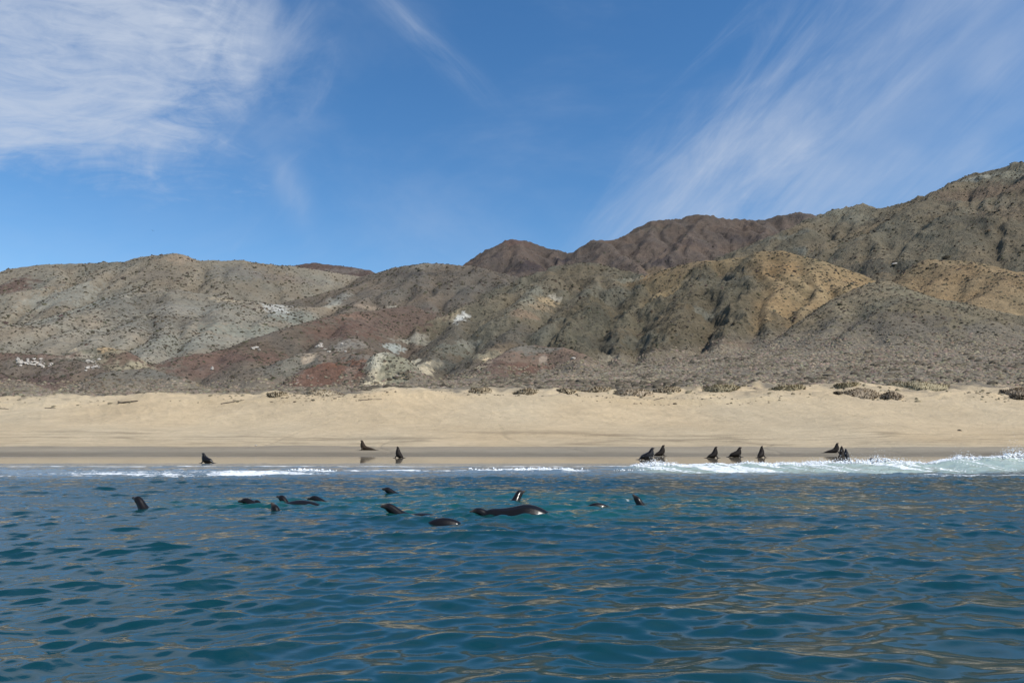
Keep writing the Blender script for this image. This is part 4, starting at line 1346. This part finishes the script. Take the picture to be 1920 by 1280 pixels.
PI = math.pi
GB = 'sea lions sitting along the edge of the beach'
for u, v, vt, yaw, pose, mat, turn, lab in (
    (384, 868, 848.5, PI - .25, 'low', M_WET, 0, 'wet dark sea lion alone on the wet sand, chin lifted, far from the others'),
    (681, 844, 824.5, PI, 'drag', M_BROWN, 0, 'brown sea lion highest up the beach, body stretched out flat behind it'),
    (747, 858.5, 835.5, PI * 0.80, 'tall', M_DRY, -.1, 'upright dark sea lion at the wet sand edge, mirrored below, near the brown one'),
    (1219, 861.5, 838.5, .15, 'low', M_WET, 0, 'heavy dark sea lion nearest the water in the pair that overlaps'),
    (1241, 855, 833.5, .2, 'sit', M_DRY, 0, 'greyer sea lion sitting just behind the heavy dark one'),
    (1340, 858.5, 836.5, .3, 'sit', M_DRY, .1, 'cone-shaped sea lion with lifted nose, first of three spaced out on wet sand'),
    (1384, 857, 837.5, .05, 'low', M_DRY, 0, 'long-bodied sea lion in the middle of the three spaced out on the wet sand'),
    (1428, 857.5, 834.5, PI / 2 - .9, 'tall', M_DRY, 0, 'slim upright sea lion, last of the three spaced out before the huddle'),
    (1568, 849, 829.5, .0, 'drag', M_DRY, .1, 'sea lion at the back of the huddle of three, low body trailing to a point'),
    (1579, 857, 834.8, PI / 2 - .5, 'tall', M_DRY, 0, 'middle sea lion of the tight huddle, half covered by its neighbour'),
    (1587.5, 859.5, 839.8, PI / 2 - .2, 'tall', M_WET, 0, 'stout black sea lion at the front of the huddle, just above the foam'),
):
    h = hit(u, v)
    z = ground_z(h[0], h[1])
    tall = max(r[1] for r in POSES[pose]) + 0.06
    want = at(u, vt, h[1])[2] - z
    sea_lion(pose, (h[0], h[1], z - 0.02), yaw, want / tall, mat, lab, GB, turn, 0.032)

GS = 'sea lions swimming in front of the surf'
bx_, by_, _z = at(1628, 865, 58.0)
sea_lion('low', (bx_, by_, -0.42), .1, 0.92, M_WET, 'sea lion almost hidden behind the white breaker, only head and rump showing', GS, 0, 0.035)
for u, v, vt, yaw, pose, turn, lab, sc in (
    (258, 951, 930.5, PI - .3, 'headup', 0, 'lone swimming sea lion with its whole glossy neck and head raised, away from the raft', 0),
    (461, 946, 934, PI - .1, 'flat', 0, 'sea lion leading the raft, long flat head just above the water', 0.8),
    (482, 951, 937.5, PI - .5, 'headup', 0, 'small head tucked close behind the leader of the raft', 0.74),
    (514, 957, 941.5, PI - .6, 'skyward', 0, 'raft sea lion with its nose pointed straight up and a bright glint on its throat', 0.82),
    (556, 949, 939.5, PI - .05, 'back', 0, 'dark rolling back in the middle of the raft, no head showing', 1.12),
    (529, 941, 928.5, PI - .4, 'headup', 0, 'upright head at the far side of the raft, above the dark rolling back', 0.78),
    (590, 939, 929, PI - .15, 'flat', 0, 'last head of the raft, lowered, with wake water behind it', 0.78),
    (726, 924, 912, PI - .15, 'cruise', 0, 'sea lion swimming farthest out toward the surf, small head and thin neck line', 0.8),
    (729, 959, 944, PI - .1, 'cruise', 0, 'swimming sea lion with pale glint on its neck and a strip of back trailing behind', 0.88),
    (827, 972.5, 965, PI, 'back', 0, 'smooth dark back between the glinting swimmer and the big bull, nearest the viewer', 0.62),
    (955, 966, 948, PI, 'bull', 0, 'big bull sea lion floating with broad humped back and low grizzled head', 0.84),
    (972, 938, 918.5, .9, 'headup', -.4, 'round black head turned away, upright in the water beyond the bull', 0.85),
    (1118, 944, 938.5, PI + .1, 'back', 0, 'small dark patch of back breaking the surface between two raised heads', 0.46),
    (1196, 941, 926, PI - .7, 'skyward', 0, 'narrow pointed head sticking up alone, farthest from the raft', 0.74),
):
    s, t = slope_dir(u, v)
    Y = (0.0 - CAM_Z) / t
    wz = water_z(s * Y, Y)
    Y = (wz - CAM_Z) / t
    wz = water_z(s * Y, Y)
    if sc == 0:
        sc = 0.80 if pose == 'headup' else 0.72
    # how deep it lies: the top of the head or back shows as far as in the photograph
    tall = max(r[1] + 0.9 * r[3] for r in POSES[pose]) * sc
    sink = max(tall - (at(u, vt, Y)[2] - wz), -0.015)
    sea_lion(pose, (s * Y, Y + 0.1, wz - sink), yaw, sc, M_WET, lab, GS, turn, 0.026)

# ------------------------------------------------------------------ driftwood on the dune
m_wood, T = material('grey_driftwood')
co = T.n('ShaderNodeTexCoord').outputs['Object']
n1 = T.noise(T.vm('MULTIPLY', co, (1.0, 9.0, 9.0)), 2.0, 4, 0.6)
finish(T, T.n('ShaderNodeBsdfPrincipled', {'Base Color': T.mix(n1, (0.03, 0.024, 0.018), (0.11, 0.088, 0.066)), 'Roughness': 0.9}))
r7 = np.random.default_rng(77)


def driftwood(u0, v0, u1, v1, rad, label, root=False):
    """a weathered log; both ends lie on the sand"""
    a, b = hit(u0, v0), hit(u1, v1)
    L = math.hypot(b[0] - a[0], b[1] - a[1])
    if L > 14:
        b = a + (b - a) * (14 / L)
    za, zb = ground_z(a[0], a[1]) + rad * 0.7, ground_z(b[0], b[1]) + rad * 0.6
    n = 7
    sp = []
    for i in range(n):
        f = i / (n - 1)
        x, y = a[0] + (b[0] - a[0]) * f, a[1] + (b[1] - a[1]) * f
        z = max(ground_z(x, y) + rad * 0.45, za + (zb - za) * f) + r7.normal(0, rad * 0.12)
        w = rad * (1.0 - 0.55 * f) * r7.uniform(0.85, 1.15)
        sp.append((x - a[0], y - a[1] + r7.normal(0, rad * 0.3), z - za, w, w))
    bm = bmesh.new()
    loft(bm, sp, 8)
    if root:
        for k in range(6):
            an = 2 * PI * k / 6
            e = Vector((-0.25, math.cos(an) * rad * 1.8, math.sin(an) * rad * 1.8 + rad * 0.5))
            loft(bm, [(0.1, e.y * 0.2, e.z * 0.2, rad * .45, rad * .45), (-0.08, e.y * 0.6, e.z * 0.6, rad * .35, rad * .35), (e.x, e.y, e.z, rad * .12, rad * .12)], 6)
    else:
        f = 0.55
        p = np.array(sp[3][:3])
        loft(bm, [(p[0], p[1], p[2], rad * .4, rad * .4), (p[0] + .3, p[1] - .15, p[2] + rad * 1.2, rad * .28, rad * .28), (p[0] + .7, p[1] - .2, p[2] + rad * 1.7, rad * .1, rad * .1)], 6)
    bmesh.ops.recalc_face_normals(bm, faces=bm.faces)
    me = bpy.data.meshes.new('driftwood_log')
    bm.to_mesh(me)
    bm.free()
    me.polygons.foreach_set('use_smooth', np.ones(len(me.polygons), bool))
    me.materials.append(m_wood)
    ob = link(bpy.data.objects.new('driftwood_log', me))
    ob.location = (a[0], a[1], za)
    ob['label'] = label
    ob['category'] = 'driftwood'
    ob['group'] = 'driftwood logs lying on the dune'
    return ob


driftwood(223, 756.5, 259, 753, 0.20, 'dark driftwood log with a bushy root end on the lumpy dune', True)
driftwood(414, 757.5, 458, 750, 0.10, 'thin straight driftwood pole lying aslant on the dune slope')
driftwood(84, 766.5, 104, 766, 0.10, 'short grey driftwood stick on the smooth sand lip, second from the frame edge')
driftwood(-4, 766.5, 16, 767.5, 0.10, 'grey driftwood stick cut off by the frame edge')
driftwood(672, 752.5, 716, 749, 0.09, 'long crooked driftwood branch on the crest below the pale cliff')
driftwood(1226, 750.5, 1240, 748, 0.07, 'small driftwood stick on the crest in front of the dune shrubs')

# ------------------------------------------------------------------ shrubs on the hummocks behind the crest
m_shrub, T = material('dune_shrub_twigs')
co = T.n('ShaderNodeNewGeometry').outputs['Position']
c = T.attr('tone', 'Color')
finish(T, T.n('ShaderNodeBsdfPrincipled', {'Base Color': c, 'Roughness': 1.0, 'Specular IOR Level': 0.05}))


def dune_shrub(u, v, wpx, hpx, tone, label, dens=1.0):
    h = hit(u, v)
    Y = h[1]
    wid, hgt = wpx * Y / F / 2, 0.8 * hpx * Y / F
    n = int(1100 * dens)
    vs, fs_, cs = [], [], []
    an, rn = r7.uniform(0, 2 * PI, n), np.sqrt(r7.uniform(0, 1, n))
    xn, yn = rn * np.cos(an) * wid, rn * np.sin(an) * wid * 0.7
    gn = ground_zs(h[0] + xn, Y + yn) - h[2]
    for k in range(n):
        r, x, y, g = rn[k], xn[k], yn[k], gn[k]
        top = hgt * max(0.12, (1 - r ** 2.0)) * r7.uniform(0.65, 1.15)
        base = top * r7.uniform(0.0, 0.55)
        ln = r7.uniform(0.25, 0.7)
        d = Vector((x / wid * 0.8 + r7.normal(0, .5), y / wid * 0.8 + r7.normal(0, .5), 1.1)).normalized() * ln
        p = Vector((x, y, g + base))
        sd = d.cross(Vector((r7.normal(), r7.normal(), r7.normal()))).normalized() * r7.uniform(0.03, 0.08)
        i0 = len(vs)
        vs += [p - sd, p + sd, p + d * 0.6 + sd * 1.3, p + d, p + d * 0.6 - sd * 1.3]
        fs_.append((i0, i0 + 1, i0 + 2, i0 + 3, i0 + 4))
        t_ = np.array(tone) * r7.uniform(0.6, 1.35)
        cs += [t_] * 5
    # woody mound inside
    nb = 14
    i0 = len(vs)
    rings = 5
    for i in range(rings):
        f = i / (rings - 1)
        ak = 2 * PI * np.arange(nb) / nb
        rk_ = (0.98 * math.cos(f * PI / 2) + 0.02) * r7.uniform(0.88, 1.08, nb)
        xk, yk = rk_ * np.cos(ak) * wid, rk_ * np.sin(ak) * wid * 0.7
        gk = ground_zs(h[0] + xk, Y + yk) - h[2] - 0.15
        for k in range(nb):
            vs.append(Vector((xk[k], yk[k], gk[k] + hgt * 0.55 * math.sin(f * PI / 2) * r7.uniform(0.85, 1.1))))
            cs.append(np.array(tone) * r7.uniform(0.75, 1.1))
    for i in range(rings - 1):
        for k in range(nb):
            q = i0 + i * nb
            fs_.append((q + k, q + (k + 1) % nb, q + nb + (k + 1) % nb, q + nb + k))
    me = bpy.data.meshes.new('dune_shrub')
    me.from_pydata([tuple(p) for p in vs], [], fs_)
    a = me.attributes.new('tone', 'FLOAT_COLOR', 'POINT')
    a.data.foreach_set('color', np.c_[np.array(cs), np.ones(len(cs))].astype(np.float32).ravel())
    pv = np.array([tuple(p) for p in vs])
    nv = pv / np.array((wid, wid * 0.7, hgt)) * 0.55 + np.array((0, 0, 0.6)) + r7.normal(0, 0.28, pv.shape)
    nv /= np.linalg.norm(nv, axis=1, keepdims=True)
    me.polygons.foreach_set('use_smooth', np.ones(len(me.polygons), bool))
    me.update()
    me.normals_split_custom_set_from_vertices(nv.astype(np.float32))
    me.materials.append(m_shrub)
    ob = link(bpy.data.objects.new('dune_shrub', me))
    ob.location = h
    ob['label'] = label
    ob['category'] = 'shrub'
    ob['group'] = 'shrubs growing on the dune hummocks'


GREY, OLIV, TAN = (0.34, 0.275, 0.195), (0.335, 0.285, 0.18), (0.43, 0.355, 0.245)
for a in (
    (1188, 739, 72, 19, GREY, 'broad grey shrub mound rising to a rounded peak above the overlapping pair of sea lions'),
    (1250, 733, 50, 11, TAN, 'pale sandy shrub mound next to the peaked grey one'),
    (1352, 730, 70, 11, OLIV, 'wide low olive shrub on a sandy hummock behind the crest, between two pale dunes'),
    (1118, 733, 54, 9, TAN, 'low tan shrub mound on the seaward side of the peaked grey one'),
    (1062, 733, 34, 7, TAN, 'small tan shrub tuft on a half-bare hummock'),
    (985, 735, 44, 11, TAN, 'rounded pale shrub hummock below the red-brown mound'),
    (1478, 729, 62, 10, OLIV, 'olive-brown shrub mound at the edge of the grey plain, over the empty beach'),
    (1614, 742, 66, 16, GREY, 'large grey-brown shrub on bare sand, wider of two neighbours'),
    (1672, 744, 38, 17, (0.30, 0.242, 0.175), 'compact dome-shaped brown shrub next to the wider grey one'),
    (1572, 740, 12, 5, (0.2, 0.165, 0.12), 'tiny dark shrub on the sand in front of the large ones'),
    (1722, 725, 110, 13, OLIV, 'longest low olive shrub bank behind the sandy strip'),
    (1588, 724, 46, 8, OLIV, 'small olive shrub at the edge of the plain behind the large grey one'),
    (1908, 737, 60, 13, (0.30, 0.242, 0.175), 'brown shrub cut by the frame edge on the sandy strip'),
    (1912, 748, 30, 5, (0.2, 0.165, 0.12), 'low dark shrub at the sand lip under the one cut by the frame'),
    (600, 741, 76, 14, TAN, 'flat silvery shrub mound below the rust-coloured hill'),
    (520, 741, 34, 7, TAN, 'low pale shrub on the dune top to the side of the silvery mound'),
    (900, 735, 40, 8, TAN, 'pale low shrub between the crest and the dark spur'),
):
    dune_shrub(*a)

# ------------------------------------------------------------------ white boulders on the low red hills
m_white, T = material('white_stone')
co = T.n('ShaderNodeTexCoord').outputs['Object']
n1 = T.noise(co, 1.6, 5, 0.65)
finish(T, T.n('ShaderNodeBsdfPrincipled', {'Base Color': T.mix(n1, (0.26, 0.225, 0.18), (0.62, 0.57, 0.50)), 'Roughness': 0.9}))


def boulder(u, v, r, label, group):
    h = hit(u, v)
    if h is None:
        return
    bm = bmesh.new()
    bmesh.ops.create_icosphere(bm, subdivisions=2, radius=1.0)
    sx, sy, sz_ = r * r7.uniform(.8, 1.5), r * r7.uniform(.7, 1.1), r * r7.uniform(.5, .9)
    o_ = r7.uniform(0, 50, 3)
    co_ = np.array([v_.co[:] for v_ in bm.verts])
    kn = 1 + 1.3 * fbm(co_[:, 0] + o_[0] + co_[:, 2], co_[:, 1] + o_[1] + co_[:, 2] * .6, 0.8, 2, 0.5, 9)
    for vv_, k in zip(bm.verts, kn):
        p = vv_.co
        vv_.co = Vector((p.x * sx * k, p.y * sy * k, p.z * sz_ * k))
    me = bpy.data.meshes.new('boulder')
    bm.to_mesh(me)
    bm.free()
    me.materials.append(m_white)
    ob = link(bpy.data.objects.new('boulder', me))
    ob.location = h + np.array((0, 0, sz_ * 0.25))
    ob.rotation_euler = (r7.normal(0, .15), r7.normal(0, .15), r7.uniform(0, 6))
    ob['label'] = label
    ob['category'] = 'boulder'
    ob['group'] = group


for k in range(46):
    f = r7.uniform(0, 1)
    u = 32 + 64 * f
    v = 678 + 10 * f + r7.normal(0, 3.0) + (2 if f < .2 else 0)
    boulder(u, v, r7.uniform(.3, .85), 'white boulder in the large scattered patch on the low red hill by the frame edge', 'white boulders in the larger patch')
for k in range(26):
    u, v = (r7.uniform(160, 190), 678 + r7.normal(0, 1.6)) if k < 12 else (r7.uniform(158, 186), 689 + r7.normal(0, 2.6))
    boulder(u, v, r7.uniform(.28, .75), 'white boulder in the smaller patch below the pale eroded mound', 'white boulders in the smaller patch')
for u, v, r in ((397, 693, .9), (398, 691, .6)):
    boulder(u, v, r, 'white boulder standing alone on the slope of the red-brown ridge', 'white boulders on the red-brown ridge')
for u, v, r in ((474, 655, .9), (479, 656, 1.2), (485, 658, .7)):
    boulder(u, v, r, 'white boulder on the top of the red-brown ridge', 'white boulders on the ridge top')
for u, v, r in ((597, 650, 1.3), (603, 651, 1.0), (608, 656, .8), (617, 660, .8), (601, 647, .7), (642, 645, .9), (648, 660, .8)):
    boulder(u, v, r, 'white boulder high on the brown slope above the rust-coloured mound', 'white boulders above the rust mound')
boulder(1678, 498, 1.5, 'single pale boulder in the dark gully of the big hill', 'lone boulders on the big hill')
boulder(1075, 674, 1.0, 'pale upright stone at the foot of the brown mound', 'lone boulders by the brown mound')

# ------------------------------------------------------------------ small things
h = hit(479.5, 836)
bm = bmesh.new()
loft(bm, [(-.20, 0, .02, .03, .02), (-.14, 0, .06, .12, .05), (0, 0, .09, .19, .09), (.13, 0, .07, .15, .07), (.2, 0, .03, .05, .03)], 10)
bmesh.ops.recalc_face_normals(bm, faces=bm.faces)
me = bpy.data.meshes.new('shell')
bm.to_mesh(me); bm.free()
me.materials.append(m_white)
ob = link(bpy.data.objects.new('shell', me))
ob.location = (h[0], h[1], ground_z(h[0], h[1]) - 0.01)
ob['label'] = 'small bright white shell lying on the damp sand'
ob['category'] = 'shell'

h = hit(1799, 808)
bm = bmesh.new()
loft(bm, [(-.35, 0, .02, .05, .03), (-.2, .05, .10, .14, .10), (.05, 0, .14, .18, .13), (.3, -.04, .06, .10, .06), (.42, 0, .02, .03, .02)], 9)
bmesh.ops.recalc_face_normals(bm, faces=bm.faces)
me = bpy.data.meshes.new('kelp_clump')
bm.to_mesh(me); bm.free()
me.materials.append(m_wood)
ob = link(bpy.data.objects.new('kelp_clump', me))
ob.location = (h[0], h[1], ground_z(h[0], h[1]) - 0.01)
ob['label'] = 'small dark clump of dry kelp alone on the open sand'
ob['category'] = 'kelp'


def bird(u, v, Y, label):
    x, y, z = at(u, v, Y)
    bm = bmesh.new()
    loft(bm, [(-.5, 0, 0, .05, .03), (-.25, 0, .01, .09, .07), (.1, 0, .02, .12, .10), (.32, 0, .05, .07, .07), (.48, 0, .05, .02, .02)], 8)
    for sd in (-1, 1):
        loft(bm, [(.1, sd * .05, .05, .16, .025), (.12, sd * .55, .25, .14, .02), (.02, sd * 1.1, .20, .09, .014), (-.12, sd * 1.5, .08, .02, .01)], 6)
    bmesh.ops.recalc_face_normals(bm, faces=bm.faces)
    me = bpy.data.meshes.new('bird')
    bm.to_mesh(me); bm.free()
    me.materials.append(m_wood)
    ob = link(bpy.data.objects.new('bird', me))
    ob.location = (x, y, z)
    ob.rotation_euler = (0.2, 0, 2.4)
    ob['label'] = label
    ob['category'] = 'bird'


bird(286.5, 432.5, 560, 'tiny dark bird gliding in the blue sky above the rounded hill top')
